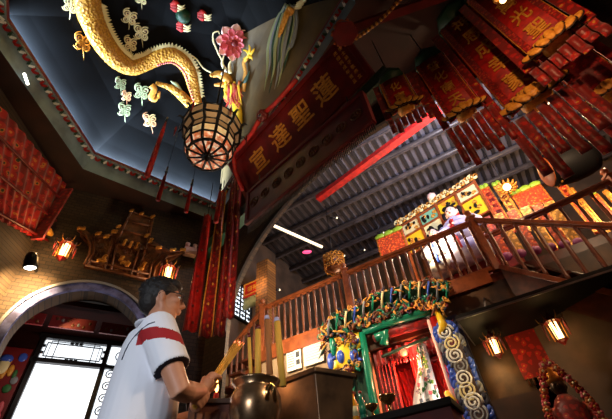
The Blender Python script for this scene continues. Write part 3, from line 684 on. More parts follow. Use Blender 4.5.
# ================================================================== HANGING BANNERS, TOP RIGHT
def text_on(mb, ch, size, c, ex, ey, ez, mi=0): text_mesh(mb, ch, size, lambda x, y, z: c+ex*x+ey*y+ez*z, mi)
def temple_banner(lab, bottom_px, z, w, H_, yaw, chars, cs, main='broc', streamer=.7, ribs=True, top=True, zt=None):
    p = atz(*bottom_px, z); t_ = thing('temple_banner', lab, 'banner', p, yaw, 'embroidered banners at the upper right')
    # local: x across, y away from the viewer, z up
    n = 14; mb = MB(); vs = []                                    # gently curved main panel
    for i in range(n+1):
        a = -1+2*i/n; y = .10*w*(a*a); vs += [(a*w*.5, y, .02), (a*w*.5, y, H_), (a*w*.5, y+.012, .02), (a*w*.5, y+.012, H_)]
    fs = []
    for i in range(n): o = i*4; fs += [(o, o+4, o+5, o+1), (o+2, o+3, o+7, o+6), (o, o+2, o+6, o+4), (o+1, o+5, o+7, o+3)]
    mb.add(vs, fs, 0, True); mb.build('main_panel', 'redc' if chars else main, t_)
    for s_ in (-1, 1):
        mb = MB(); mb.box((s_*w*.66, .05, H_/2), (w*.22, .015, H_)); mb.build('side_ribbon', main, t_)
        mb = MB(); mb.box((s_*w*.47, -.005+.09*w, H_/2), (.014, .01, H_)); mb.build('border_braid', 'goldp', t_)
        mb = MB(); mb.box((s_*w*.40, .02, H_*.5), (w*.14, .01, H_*.98)); mb.build('embroidered_border', 'brocf', t_)
    mb = MB()
    for k, ch in enumerate(chars): text_on(mb, ch, cs, Vector((0, -.008, .45*w+cs*.8+(len(chars)-1-k)*cs*1.75)), Vector((1, 0, 0)), Vector((0, 0, 1.35)), Vector((0, -1, 0)))
    if chars: mb.build('lettering', 'goldp', t_)
    # lotus seat
    mb = MB()
    for (zz, ext, cnt, ln_, wd, yy) in [(.27, .46, 9, .19, .075, .01), (.15, .52, 8, .19, .09, -.03), (.07, .36, 5, .18, .10, -.06)]:
        for k in range(cnt):
            u = -1+2*k/(cnt-1); rot = Matrix.Rotation(u*R_(68), 3, 'Y')
            mb.ell((u*w*ext, yy-.02*(1-u*u), w*(zz-.06*abs(u))), (w*wd, w*.03, w*ln_*(1-.2*abs(u))), 0, 10, 7, rot)
            mb.ell((u*w*ext, yy-.02*(1-u*u)+w*.022, w*(zz-.06*abs(u))-.002), (w*wd*1.2, w*.02, w*ln_*(1.14-.2*abs(u))), 1, 10, 7, rot)
    mb.lathe([(w*.2, -.02), (w*.3, 0), (w*.2, .02)], (0, .02, 0), 20)
    mb.build('lotus_seat', ['goldp', 'bronzed'], t_)
    for k in range(7):
        x = (-.5+k/6)*w*1.25; mb = MB(); L = streamer*(.85+.15*math.sin(k*2.1)); m = 8; vs = []
        for i in range(m+1):
            zz = -.04-L*i/m; y = .03+.015*math.sin(i*.9+k); vs += [(x-w*.088, y, zz), (x+w*.088, y, zz), (x-w*.088, y+.008, zz), (x+w*.088, y+.008, zz)]
        fs = []
        for i in range(m): o = i*4; fs += [(o, o+1, o+5, o+4), (o+2, o+6, o+7, o+3), (o, o+4, o+6, o+2), (o+1, o+3, o+7, o+5)]
        fs += [(0, 2, 3, 1), (m*4, m*4+1, m*4+3, m*4+2)]
        mb.add(vs, fs, 0, True); mb.build('streamer', main, t_)
    if top:
        mb = MB(); mb.lathe([(w*.52, H_), (w*.54, H_+.03), (w*.4, H_+.10), (w*.25, H_+.2), (.02, H_+.24)], (0, .06, 0), 8, 0, None, False); mb.build('canopy', 'greend', t_)
        mb = MB(); mb.lathe([(w*.55, H_-.03), (w*.55, H_)], (0, .06, 0), 8); mb.build('canopy_rim', 'greend', t_)
    mb = MB(); mb.tube([(0, .06, H_+.1), (0, .06, max(5.25-z, H_+.2))], .008, 6); mb.build('cord', 'iron', t_)
    return t_
def yawto(px, py, extra=0):
    r = ray(px, py); return math.atan2(-r.x, r.y)+R_(extra)
B1 = temple_banner('smallest temple banner, just right of the plaque end', (406, 108), 3.5, .27, .62, yawto(406, 108, 8), '化南', .11, streamer=.22)
B2 = temple_banner('second temple banner from the left, dim red with small gold characters', (466, 113), 3.3, .30, 1.15, yawto(466, 113, 8), '普化南天', .13, streamer=.55)
B3 = temple_banner('widest temple banner with bright red field and big golden lotus', (536, 99), 3.1, .42, 1.9, yawto(536, 99, 10), '神恩成幸蒙', .19, streamer=.75)
B4 = temple_banner('brightly lit temple banner at the top right corner of the hangings', (556, 42), 3.25, .36, 1.5, yawto(556, 42, 10), '萬光聖', .16, streamer=.25)
# extra brocade strips left of the first two banners
for px, py, lab in ((612, 92, 'dark red banner furthest right, mostly streamers'),):
    temple_banner(lab, (px, py), 2.95, .30, 1.2, yawto(px, py, 10), '', .09, streamer=.5)
# red pole and gold garland cord above plaque, small pyramid ornament
a = atz(344, 31, 4.9); b = atz(455, -8, 4.9)
o = MB().bar((0, 0, 0), b-a, .09, .07).build('red_beam', 'redd'); o.location = a; tag(o, 'slim dark red beam running up right above the temple banners', 'beam')
mb = MB(); c0 = atz(352, 41, 4.8); c1 = atz(402, -3, 4.8)
for k in range(26): mb.ell((c1-c0)*(k/25)+Vector((0, 0, -.08*math.sin(PI*k/25))), (.022, .022, .03), k % 2, 8, 6)
o = mb.build('bead_garland', ['goldp', 'bronzew']); o.location = c0; tag(o, 'dark gold beaded garland beside the slim red beam', 'garland')
p = atz(345, 34, 4.75); t_ = thing('pyramid_ornament', 'small orange and gold pyramid ornament above the plaque corner', 'ornament', p)
mb = MB(); mb.lathe([(.15, 0), (.13, .06), (.10, .14), (.05, .28), (.01, .40)], (0, 0, 0), 6, 0, None, False); mb.build('body', 'redd', t_)
mb = MB()
for k in range(70):
    h = random.uniform(0, .38); a = random.uniform(0, 2*PI); r = .15*(1-h/.42); mb.ell((r*math.cos(a), r*math.sin(a), h), .016, 0, 6, 4)
o = mb.build('beads', 'drumskin', t_); o['kind'] = 'stuff'
# ================================================================== LEFT CORNER BANNERS (in front of the corner pillar)
for (bx, by, tx, ty, w, lab, yy) in [((190), 331, 209, 215, .17, 'leftmost long red corner banner beside the emergency light', 4.25), (205, 337, 220, 190, .15, 'second long red corner banner, gold patterned', 4.15), (219, 336, 231, 178, .12, 'third long red corner banner, slim', 4.05), (228, 318, 238, 175, .12, 'rightmost long red corner banner next to the lattice window', 3.95)]:
    b = atR(bx, by, yy); t = atR(tx, ty, yy); h = t.z-b.z
    g = thing('long_banner', lab, 'banner', b, yawto(bx, by, 5), 'long red banners in the corner')
    m = 16; vs = []
    for i in range(m+1):
        z = h*i/m; ww = w*(1.0-.35*i/m)
        for k in range(7): a = -1+2*k/6; vs.append((a*ww*.5, .03*math.sin(a*4+i*.3), z))
    nv = len(vs); vs += [(x, y+.012, z) for x, y, z in vs]; fs = []
    for i in range(m):
        for k in range(6): o = i*7+k; fs += [(o, o+1, o+8, o+7), (nv+o, nv+o+7, nv+o+8, nv+o+1)]
        fs += [(i*7, i*7+7, nv+i*7+7, nv+i*7), (i*7+6, nv+i*7+6, nv+i*7+13, i*7+13)]
    mb = MB(); mb.add(vs, fs, 0, True); mb.build('cloth', 'broc' if bx != 190 else 'redc', g)
    for s_ in (-1, 1):
        mb = MB(); mb.bar((s_*w*.46, -.02, 0), (s_*w*.30, -.02, h), .014, .014); mb.build('border_braid', 'goldp' if bx == 205 else 'redd', g)
    for k in range(8): mb = MB(); mb.ell((w*.08*(-1)**k, -.03, h*(.05+.115*k)), (w*.09, .006, .022), 0, 8, 6); mb.build('embroidered_flower', 'goldp' if bx > 200 else 'redd', g)
    mb = MB(); mb.tube([(0, 0, h), (0, 0, max(h+.05, 5.2-b.z))], .006, 5); mb.build('cord', 'iron', g)
# ================================================================== LEFT WALL DRAPE
def W0(px, py):
    P = Vector((-3.75, 3.0, 0)); nn = Vector((.9989, .047, 0)); return onv(px, py, P, nn)
c = [W0(-30, 72), W0(64, 184), W0(42, 243), W0(-30, 205)]
dr_ = thing('embroidered_drape', 'large red embroidered drape with gold and green flowers on the left wall', 'drape', (c[1].x, c[1].y, 4.2))
mb = MB(); m, q = 160, 10; vs = []
for j in range(q+1):
    for i in range(m+1):
        u, v = i/m, j/q; p = (c[0].lerp(c[1], u)).lerp(c[3].lerp(c[2], u), v); p = p+Vector((.014*math.sin(u*70+3*v)+.03, 0, 0)); vs.append(p-dr_.location)
nv = len(vs); vs += [v-Vector((.02, 0, 0)) for v in vs]; fs = []
for j in range(q):
    for i in range(m): o = j*(m+1)+i; fs += [(o, o+1, o+m+2, o+m+1), (nv+o, nv+o+m+1, nv+o+m+2, nv+o+1)]
mb.add(vs, fs, 0, True); mb.build('cloth', 'brocl', dr_)
for v in (.33, .66, .98):
    mb = MB(); pts = [(c[0].lerp(c[1], u/20)).lerp(c[3].lerp(c[2], u/20), v)+Vector((.09, 0, 0))-dr_.location for u in range(21)]; mb.tube(pts, .018, 6); mb.build('trim_band', 'redd', dr_)
tail = W0(40, 232); mb = MB()
mb.ell(tail-dr_.location+Vector((.12, 0, 0)), (.05, .10, .05), 0); mb.build('gold_tie', 'goldp', dr_)
mb = MB(); e = W0(60, 190)-dr_.location+Vector((.12, 0, 0)); f = W0(28, 240)-dr_.location+Vector((.12, 0, 0)); mb.bar(e, f, .16, .03); mb.build('side_fall', 'broc', dr_)
# ================================================================== WALL ABOVE THE ARCH
def wl(px, py, off=-.12): x, z = W1(px, py, off); return K+w1x*x+w1y*off+Vector((0, 0, z))
def wall_lantern(lab, p, ang, s=1., group='glowing wall lanterns by the arch', glow='lampw'):
    t_ = thing('wall_lantern', lab, 'lantern', p, ang, group); mb = MB(); h = .26*s; r = .085*s
    for k in range(6):
        a = 2*PI*k/6; x, y = math.cos(a), math.sin(a); mb.tube([(x*r, y*r, -h/2), (x*r*1.15, y*r*1.15, h/2)], .008*s, 5); mb.tube([(x*r*1.15, y*r*1.15, h/2), (x*r*1.9, y*r*1.9, h/2+.04*s), (x*r*2.1, y*r*2.1, h/2+.10*s)], [.010*s, .008*s, .004*s], 5)
    mb.build('frame', 'gold', t_)
    mb = MB(); mb.lathe([(r*1.5, h/2), (r*1.0, h/2+.06*s), (r*.3, h/2+.12*s), (.01, h/2+.15*s)], (0, 0, 0), 6, 0, None, False); mb.build('roof', 'redd', t_)
    mb = MB(); mb.lathe([(.01, -h/2-.07*s), (r*.5, -h/2-.03*s), (r, -h/2)], (0, 0, 0), 6, 0, None, False); mb.build('base', 'redd', t_)
    mb = MB(); mb.lathe([(r*.55, -h/2+.01), (r*.62, 0), (r*.66, h/2-.01)], (0, 0, 0), 12); mb.build('glowing_glass', glow, t_)
    for k in range(6):
        a = 2*PI*k/6+.5; x, y = math.cos(a)*r*1.9, math.sin(a)*r*1.9; m2 = MB(); m2.tube([(x, y, h/2+.02), (x, y, h/2-.07*s), (x, y, h/2-.2*s)], [.005, .016*s, .003], 6); m2.build('tassel', 'broc', t_)
    return t_
pL = wl(64, 251, -.17); pR = wl(168, 274, -.17)
for p, lab in ((pL, 'glowing gold wall lantern left of the carved screen'), (pR, 'glowing gold wall lantern right of the carved screen, by the man\'s head')):
    t_ = wall_lantern(lab, p, A1, .85); mb = MB(); mb.bar((0, 0, .16), (0, .17, .16), .02, .02); mb.build('bracket', 'iron', t_)
    q = p-w1y*.10; light('wall_lantern_bulb', 'POINT', (q.x, q.y, q.z-.12), 4, (1, .55, .2), .05)
# carved screen
def wp(px, py): x, z = W1(px, py, -.06); return (x, z)
org = K+w1y*(-.06); cxs, czs = W1(118, 268, -.06)
cs_ = thing('carved_wall_screen', 'carved dark wooden wall screen with small gilded figures above the arch', 'wall screen', org+w1x*cxs+Vector((0, 0, czs)), A1)
def L_(px, py): x, z = W1(px, py, -.06); return (x-cxs, z-czs)
outl = [L_(*q) for q in [(84, 266), (90, 246), (80, 234), (84, 229), (93, 237), (112, 234), (123, 226), (131, 212), (153, 220), (150, 240), (172, 252), (184, 252), (168, 262), (153, 282), (120, 273)]]
mb = MB(); mb.prism(outl, -.02, .055); mb.build('backboard', 'bronzew', cs_)
def Lv(px, py, y=-.04): x, z = L_(px, py); return Vector((x, y, z))
mb = MB()
for seg in [[(84, 266), (90, 256), (90, 246), (86, 238), (78, 232)], [(88, 267), (94, 252), (93, 240)], [(94, 239), (112, 236)], [(85, 267), (152, 282)], [(88, 262), (150, 276)], [(110, 272), (118, 240)], [(104, 271), (112, 240)], [(118, 240), (131, 213), (153, 220), (146, 247)], [(136, 279), (146, 247), (150, 222)], [(130, 278), (140, 246)], [(148, 246), (170, 253), (184, 253)], [(152, 281), (155, 268), (166, 258), (184, 254)], [(148, 280), (151, 266), (160, 256)], [(115, 245), (146, 251)], [(122, 232), (150, 238)], [(127, 222), (151, 228)]]:
    mb.tube([Lv(*q) for q in seg], .02, 6)
mb.build('carved_moulding', 'bronzew', cs_)
mb = MB()
for k in range(70):
    u = random.uniform(92, 150); v = random.uniform(240, 274)+(u-92)*.18-5
    mb.tube(spiral(Lv(u, v, -.035), .045, 1.2, Vector((1, 0, 0)), Vector((0, 0, 1)), 9, random.random()*6), .007, 4)
o = mb.build('fretwork', 'bronzew', cs_)
for k, (u, v, a, b) in enumerate([(101, 263, .07, .03), (104, 260, .025, .05), (124, 265, .07, .03), (121, 261, .03, .05), (127, 267, .03, .04), (140, 271, .05, .03), (143, 267, .025, .05), (124, 245, .022, .07), (130, 247, .022, .07), (136, 248, .022, .07), (81, 231, .06, .03), (98, 236, .04, .035), (106, 239, .04, .035), (114, 234, .045, .035), (118, 229, .03, .03), (131, 213, .03, .03), (141, 216, .03, .03), (152, 219, .03, .03), (150, 243, .03, .05), (158, 250, .05, .03), (172, 252, .05, .025), (182, 252, .05, .03), (146, 238, .03, .04)]):
    mb = MB(); c = Lv(u, v, -.065); mb.ell(c, (a, .025, b), 0, 10, 7); mb.ell(c+Vector((a*.6, -.005, b*.7)), (.02, .018, .02), 0, 8, 6); mb.ell(c-Vector((a*.6, .0, b*.5)), (.018, .015, .03), 0, 8, 6); mb.build('gilded_figure', 'gold', cs_)
# emergency light
p = wl(190, 252, -.06); e_ = thing('emergency_light', 'pale twin headed emergency light on the dark wall near the corner', 'emergency light', p, A1)
MB().box((0, 0, 0), (.20, .10, .15)).build('body', 'pinkl', e_, .01)
for s_ in (-1, 1):
    mb = MB(); mb.lathe([(.02, -.02), (.035, -.01), (.038, .03), (.01, .045)], (s_*.06, -.02, .12), 14, 0, Matrix.Rotation(R_(70), 3, 'X')); mb.tube([(s_*.06, 0, .07), (s_*.06, 0, .11)], .01, 6); mb.build('lamp_head', 'pinkl', e_)
# spotlight
p = wl(31, 261, -.45); s_ = thing('spotlight', 'black spotlight shining down on the brick wall at the left', 'spotlight', p, A1)
tgt = (wl(26, 300, -.38)-p); tgt = Matrix.Rotation(-A1, 3, 'Z') @ tgt; q = tgt.normalized(); rot = (-q).to_track_quat('Z', 'Y').to_matrix()
mb = MB(); mb.lathe([(.075, -.09), (.08, -.07), (.07, .05), (.05, .10), (.02, .12)], (0, 0, 0), 18, 0, rot); mb.build('housing', 'iron', s_)
mb = MB(); mb.lathe([(.055, -.096), (.062, -.092)], (0, 0, 0), 18, 0, rot); mb.build('glowing_lens', 'lampwh', s_)
mb = MB(); mb.bar((0, 0, .08), (0, .45, .14), .03, .03); mb.build('bracket', 'iron', s_)
light('spotlight_beam', 'SPOT', p+(Matrix.Rotation(A1, 3, 'Z') @ q)*.12, 260, (1, .62, .26), .04, wl(22, 292, 0), 110, .8)
light('spotlight_glow', 'POINT', wl(44, 246, -.28), 7, (1, .6, .25), .04)
# small fitting on the slab, left
p = atz(26, 79, 5.19); o = MB().tube([(-.02, .07, 0), (.02, -.07, 0)], .016, 10).build('downlight', 'lampwh'); o.location = p; tag(o, 'small white downlight on the ceiling at the far left', 'downlight')

p = atR(503, 0, 1.75); g = thing('banner_lamp', 'small yellow lamp glowing at the top edge between the temple banners', 'lamp', p)
MB().ell((0, 0, 0), .022).build('glowing_bulb', 'lampw', g); MB().lathe([(.012, .015), (.04, .05), (.045, .06), (.01, .09)], (0, 0, 0), 14).build('shade', 'gold', g); MB().tube([(0, 0, .08), (0, 0, 5.2-p.z)], .005, 5).build('cord', 'iron', g)
light('banner_lamp_bulb', 'POINT', p-Vector((.0, .10, .06)), 9, (1, .55, .25), .04)
# ================================================================== GALLERY AND STAIRS (hall frame)
def hw(x, y, z=0.): return HO+hx*x+hd*y+Vector((0, 0, z))
def hthing(name, lab, cat, x, y, z, group=None, rz=0.): return thing(name, lab, cat, hw(x, y, z), HA+rz, group)
def baluster(parent, a, b, r=.026, mat='railb'):
    mb = MB(); a, b = Vector(a), Vector(b); d = b-a
    fr_ = [0, .08, .12, .3, .5, .7, .88, .92, 1]; rr = [.9, .9, .6, .75, .9, .75, .6, .9, .9]
    mb.tube([a+d*t for t in fr_], [r*q for q in rr], 8); return mb.build('baluster', mat, parent)
def railing(lab, p0, p1, zlo0, zlo1, zhi0, zhi1, n, group='wooden railings of the gallery and stairs', newels=(1, 1), cap=.07):
    """p0,p1 plan positions in hall coordinates"""
    a = hw(*p0); b = hw(*p1); t_ = thing('wooden_railing', lab, 'railing', (a.x, a.y, zlo0), 0, group)
    d = b-a
    def P(t, z): q = d*t; return Vector((q.x, q.y, z-zlo0))
    zl = lambda t: zlo0+(zlo1-zlo0)*t
    zh = lambda t: zhi0+(zhi1-zhi0)*t
    mb = MB(); mb.bar(P(0, zh(0)), P(1, zh(1)), cap, .045); mb.bar(P(0, zh(0)-.04), P(1, zh(1)-.04), cap*.5, .04); mb.build('handrail', 'rail', t_, .008)
    mb = MB(); mb.bar(P(0, zl(0)+.03), P(1, zl(1)+.03), .06, .06); mb.build('bottom_rail', 'rail', t_, .005)
    for i in range(n): t = (i+.5)/n; baluster(t_, P(t, zl(t)+.05), P(t, zh(t)-.05))
    for i, w in enumerate(newels):
        if not w: continue
        t = i; mb = MB(); mb.box(P(t, (zl(t)+zh(t))/2+.02), (.09, .09, zh(t)-zl(t)+.08)); mb.box(P(t, zh(t)+.07), (.12, .12, .03)); mb.build('newel_post', 'rail', t_, .006)
        mb = MB(); c = P(t, zh(t)+.085); mb.lathe([(.03, 0), (.02, .02), (.045, .05), (.05, .075), (.035, .105), (.01, .12)], c, 14); mb.build('finial', 'rail', t_)
    return t_
railing('long gallery railing directly above the red curtained shrine', (0, 0), (-2.0, 0), 3.0, 3.0, 3.8, 3.8, 17, newels=(1, 1))
railing('far left stretch of the gallery railing, left of the finial', (-2.06, 0), (-3.55, 0), 3.02, 3.02, 3.8, 3.78, 13, newels=(0, 0))
railing('stair handrail descending at the left beside the lattice window', (-3.6, 0), (-4.6, -.0), 2.95, 2.18, 3.76, 3.0, 9, newels=(1, 0))
railing('high back railing that rises to the right edge of the photo', ((.02), .46), (1.72, .30), 3.02, 3.02, 3.8, 3.8, 9, newels=(1, 0))
railing('gallery railing at the far right behind the newel post', (1.72, .30), (2.7, .1), 3.02, 3.02, 3.8, 3.8, 5, newels=(1, 0))
dB = Vector((.5, -.866, 0)); 
def toh(v): return (v.dot(hx), v.dot(hd))
e = toh(dB*1.6)
railing('front stair handrail that slopes down to the right below the back railing', (0.05, -.02), (e[0], e[1]), 2.98, 1.40, 3.8, 2.36, 9, newels=(0, 0), cap=.075)
# flight under it
st = thing('wooden_stair', 'wooden stair flight with pale plastered side, descending to the right', 'stair', hw(.05, -.02, 0), math.atan2(dB.y, dB.x))
mb = MB(); mb.prism([(0, 2.98), (0, 2.62), (1.75, .85), (1.75, 1.25)], -.02, .03); mb.build('stringer', 'woodr', st)
mb = MB(); mb.prism([(0, 2.62), (0, 1.2), (1.75, .2), (1.75, .85)], .0, .04); mb.build('side_panel', 'plaster', st)
for k in range(9):
    mb = MB(); x = .06+k*.19; z = 2.88-k*.18; mb.box((x+.09, .26, z), (.22, .5, .035)); mb.build('tread', 'woodr', st)
# plastered back panel and flight on left
st = thing('side_stair', 'dark stair flight under the left handrail', 'stair', hw(-3.6, .02, 0), HA)
mb = MB(); mb.prism([(0, 2.95), (0, 2.68), (-1.05, 1.9), (-1.05, 2.17)], -.04, .0); mb.build('stringer', 'woodr', st)
for k in range(5): mb = MB(); mb.box((-.1-k*.2, -.15, 2.85-k*.155), (.22, .25, .03)); mb.build('tread', 'woodr', st)
# gallery fascia
mb = MB(); mb.box((-1.9, -.03, 2.93), (3.6, .04, .17)); struct(mb, 'trim_7', 'rail', HO, HA)
# canopy over the dark side room
cz_ = 2.20
cx0 = H(457, 321, -.75)[0]; cx1 = H(612, 270, -.75)[0]+.8
cp_ = thing('room_canopy', 'dark flat canopy with thin pale edge over the side room at the lower right', 'canopy', hw(cx0, -.75, cz_), HA)
mb = MB(); mb.box(((cx1-cx0)/2, .36, .03), (cx1-cx0, .74, .05)); mb.build('deck', 'black', cp_)
mb = MB(); mb.box(((cx1-cx0)/2, -.01, .01), (cx1-cx0, .012, .018)); mb.box((.0, .36, .01), (.012, .74, .018)); mb.build('edge_strip', 'purlin', cp_)
for x in (.3, 1.2, 2.0): mb = MB(); mb.bar((x, .0, .05), (x, .74, .5), .015, .015); mb.build('stay_rod', 'iron', cp_)
# ---------------------------------------------------------------- left end: window, box valance, pillars, lights
def onHL(px, py, x=-4.63):              # on the hall left wall (plane x = const)
    P = N1+hx*x; q = onv(px, py, P, hx); return q
a = onHL(234, 296); b = onHL(251, 293); c = onHL(251, 326); d = onHL(234, 329)
ya, yb = (a-N1).dot(hd), (b-N1).dot(hd); zb_, zt_ = c.z, b.z
mb = MB(); yc = (ya+yb)/2; wy = abs(yb-ya); zc_ = (zb_+zt_)/2; hz_ = zt_-zb_
mb.box((-4.62, yc, zc_+hz_/2), (.06, wy+.06, .04)); mb.box((-4.62, yc, zc_-hz_/2), (.06, wy+.06, .04)); mb.box((-4.62, yc-wy/2, zc_), (.06, .04, hz_)); mb.box((-4.62, yc+wy/2, zc_), (.06, .04, hz_))
lw = struct(mb, 'window_2', 'black', HO, HA)
g = MB(); g.box((-4.635, yc, zc_), (.008, wy, hz_)); M['latticeglow'] = mk('lattice_daylight', (.8, .85, .9), .5, em=(.82, .9, 1), es=1.5); g.build('window_pane', 'latticeglow', lw)
g = MB(); nz_ = 4; ny_ = 3
for i in range(ny_+1): g.box((-4.60, yc-wy/2+wy*i/ny_, zc_), (.02, wy*.06, hz_))
for i in range(nz_+1): g.box((-4.60, yc, zc_-hz_/2+hz_*i/nz_), (.02, wy, hz_*.035))
for i in range(ny_):
    for k in range(nz_):
        cy = yc-wy/2+wy*(i+.5)/ny_; cz2 = zc_-hz_/2+hz_*(k+.5)/nz_; g.box((-4.6, cy, cz2), (.02, wy*.09, hz_*.09), 0, Matrix.Rotation(R_(45), 3, 'X'))
        g.bar((-4.6, cy-wy*.1, cz2), (-4.6, cy+wy*.1, cz2), .015, .02)
g.build('pierced_screen', 'black', lw)
pz = onHL(256, 287, -4.2); v_ = thing('box_valance', 'red and gold boxed valance above the pierced lattice window', 'valance', (pz.x, pz.y, pz.z), HA)
mb = MB(); mb.box((0, 0, 0), (.62, .06, .34)); mb.build('panel', 'redc', v_, .01)
mb = MB(); rect(mb, -.27, .27, -.13, .13, .02, -.04); mb.build('gilt_border', 'goldp', v_)
mb = MB(); [text_on(mb, ch, .13, Vector((-.14+.14*k, -.034, 0)), Vector((1, 0, 0)), Vector((0, 0, 1)), Vector((0, -1, 0))) for k, ch in enumerate('福德宮')]; mb.build('lettering', 'goldp', v_)
mb = MB(); 
for k in range(16): mb.tube([(-.29+.038*k, 0, -.17), (-.29+.038*k, .0, -.42)], [.017, .02], 6)
mb.build('green_fringe', 'cloudg', v_)
for (px, lab, mt) in ((266, 'yellow lit square pillar beside the stair handrail', 'brickg'),):
    q = onHL(px, 300, -3.95); o = MB().box((0, 0, 2.6), (.28, .28, 5.2)).build('pillar', mt); o.location = (q.x, q.y, 0); o.rotation_euler = (0, 0, HA); tag(o, lab, 'pillar')
# long glowing tube, ceiling spots, pink lamp
a = atz(270, 224, 5.2); b = atz(322, 247, 5.2); o = thing('tube_light', 'long warm glowing tube light under the dark roof', 'tube light', a)
MB().tube([(0, 0, 0), b-a], .028, 10).build('glowing_tube', 'tube', o); MB().bar(Vector((0, 0, .045)), b-a+Vector((0, 0, .045)), .06, .035).build('housing', 'iron', o)
p = atz(307, 252, 5.3); o = MB().ell((0, 0, 0), (.10, .05, .03), 0).build('pink_lamp', 'pinklamp'); o.location = p; tag(o, 'small pink glowing lamp near the tube light', 'lamp')
a = atz(318, 199, 5.7); b = atz(440, 109, 5.7); o = MB().bar((0, 0, 0), b-a, .13, .10).build('red_beam', M['redc']); o.location = a; tag(o, 'long bright red beam crossing the grey roof boards', 'beam')
for (px, py, lab) in ((341, 256, 'ceiling spotlight left of the gold ornament, lower'), (361, 250, 'small ceiling spotlight just right of the hanging gold ornament'), (333, 218, 'small ceiling spotlight high above the gold ornament'), (380, 233, 'small ceiling spotlight nearest the red valance end'), (276, 290, 'small twin spotlight above the left gallery railing')):
    p = atz(px, py, 5.6 if py < 280 else 4.8); g = thing('ceiling_spotlight', lab, 'spotlight', p, HA+.5, 'small spotlights under the hall roof')
    MB().tube([(-.07, 0, 0), (.07, 0, .0)], .022, 8).build('body', 'iron', g); MB().ell((.075, 0, -.005), (.02, .022, .022), 0, 8, 6).build('glowing_face', 'tube', g); MB().tube([(0, 0, .02), (0, 0, .9)], .006, 5).build('stem', 'iron', g)
# gold hanging ornament
p = atz(334, 262, 4.9); g = thing('gilded_hanging_ornament', 'gilded openwork ornament hanging on a cord above the gallery railing', 'ornament', p)
mb = MB(); mb.lathe([(.05, -.22), (.16, -.16), (.2, -.05), (.2, .05), (.15, .12), (.05, .16)], (0, 0, 0), 12); mb.build('core', 'bronzew', g)
for k in range(14):
    a = 2*PI*k/14; mb = MB(); 
    for zz in (-.14, -.02, .09): 
        e1_, e2_ = Vector((math.cos(a+PI/2), math.sin(a+PI/2), 0)), Vector((0, 0, 1)); mb.tube(spiral((.2*math.cos(a), .2*math.sin(a), zz), .06, 1.2, e1_, e2_, 12, k), .013, 5)
    mb.build('scroll', 'gold', g)
MB().tube([(0, 0, .15), (0, 0, 1.6)], .008, 5).build('cord', 'iron', g)
# ---------------------------------------------------------------- UPPER SHRINE
qa = hw(-1.95, 1.78); qb = hw(.40, 1.28); sd_ = (qb-qa); SL = sd_.length; sa = math.atan2(sd_.y, sd_.x)
def US(px, py, off=0.):
    nn_ = Vector((-math.sin(sa), math.cos(sa), 0)); P = qa+nn_*off; q = onv(px, py, P, nn_); return ((q-qa).dot(sd_.normalized()), q.z)
us = thing('upper_shrine', 'tall gilded openwork shrine front seen through the gallery railing, seated figures inside', 'shrine', (qa.x, qa.y, 3.0), sa)
def U(px, py, y=0.): x, z = US(px, py); return Vector((x, y, z-3.0))
xL, zT1 = US(402, 224); xR, zT2 = US(470, 183)
zT = (zT1+zT2)/2; xL -= .05; xR += .08
wS = xR-xL; zb0 = 1.0; hT = zT-3.0
mb = MB(); mb.box(((xL+xR)/2, .5, hT/2), (wS, .04, hT)); mb.build('back_panel', 'bronzew', us)
for k in range(5):
    x = xL+wS*k/4; mb = MB(); mb.box((x, 0, hT/2), (.045, .05, hT)); mb.build('post', 'rail', us, .006)
for z in (hT-.04, hT-.34, hT-.78, hT-1.4): mb = MB(); mb.box(((xL+xR)/2, 0, z), (wS, .04, .035)); mb.build('cross_rail', 'rail', us, .005)
for k in range(4):
    for r_i, (z0_, z1_) in enumerate(((hT-.34, hT-.04), (hT-.78, hT-.34))):
        x0_, x1_ = xL+wS*k/4+.03, xL+wS*(k+1)/4-.03
        if r_i and k in (2,): continue
        mb = MB(); mb.box(((x0_+x1_)/2, .02, (z0_+z1_)/2), (x1_-x0_, .02, z1_-z0_-.04), 0)
        for q in range(7):
            c = (random.uniform(x0_+.05, x1_-.05), -.005, random.uniform(z0_+.07, z1_-.07))
            if q < 4: mb.ell(c, (random.uniform(.025, .06), .012, random.uniform(.03, .07)), 1, 9, 6)
            else: mb.tube(spiral(c, .045, 1.2, Vector((1, 0, 0)), Vector((0, 0, 1)), 12, q), .012, 5, 2)
        mb.build('painted_panel', [['cream', 'yellow', 'lteal'][(k*2+r_i) % 3], 'black', 'goldp'], us)
mb = MB()                                                            # crest
for k in range(22):
    x = xL-.05+(wS+.1)*k/21; mb.tube(spiral((x, -.02, hT+.08), .075, 1.3, Vector((1, 0, 0)), Vector((0, 0, 1)), 14, k), .018, 5, k % 2); mb.ell((x, -.02, hT+.03), (.05, .03, .03), (k+1) % 2, 8, 5)
mb.build('carved_crest', ['cream', 'gold'], us)
MB().lathe([(.05, 0), (.09, .05), (.09, .12), (.04, .18)], ((xL+xR)/2, 0, hT+.12), 14).build('pink_ball', 'pinkl', us)
mb = MB(); mb.box(((xL+xR)/2, .25, .5), (wS, .5, 1.0)); mb.build('base', 'redd', us)
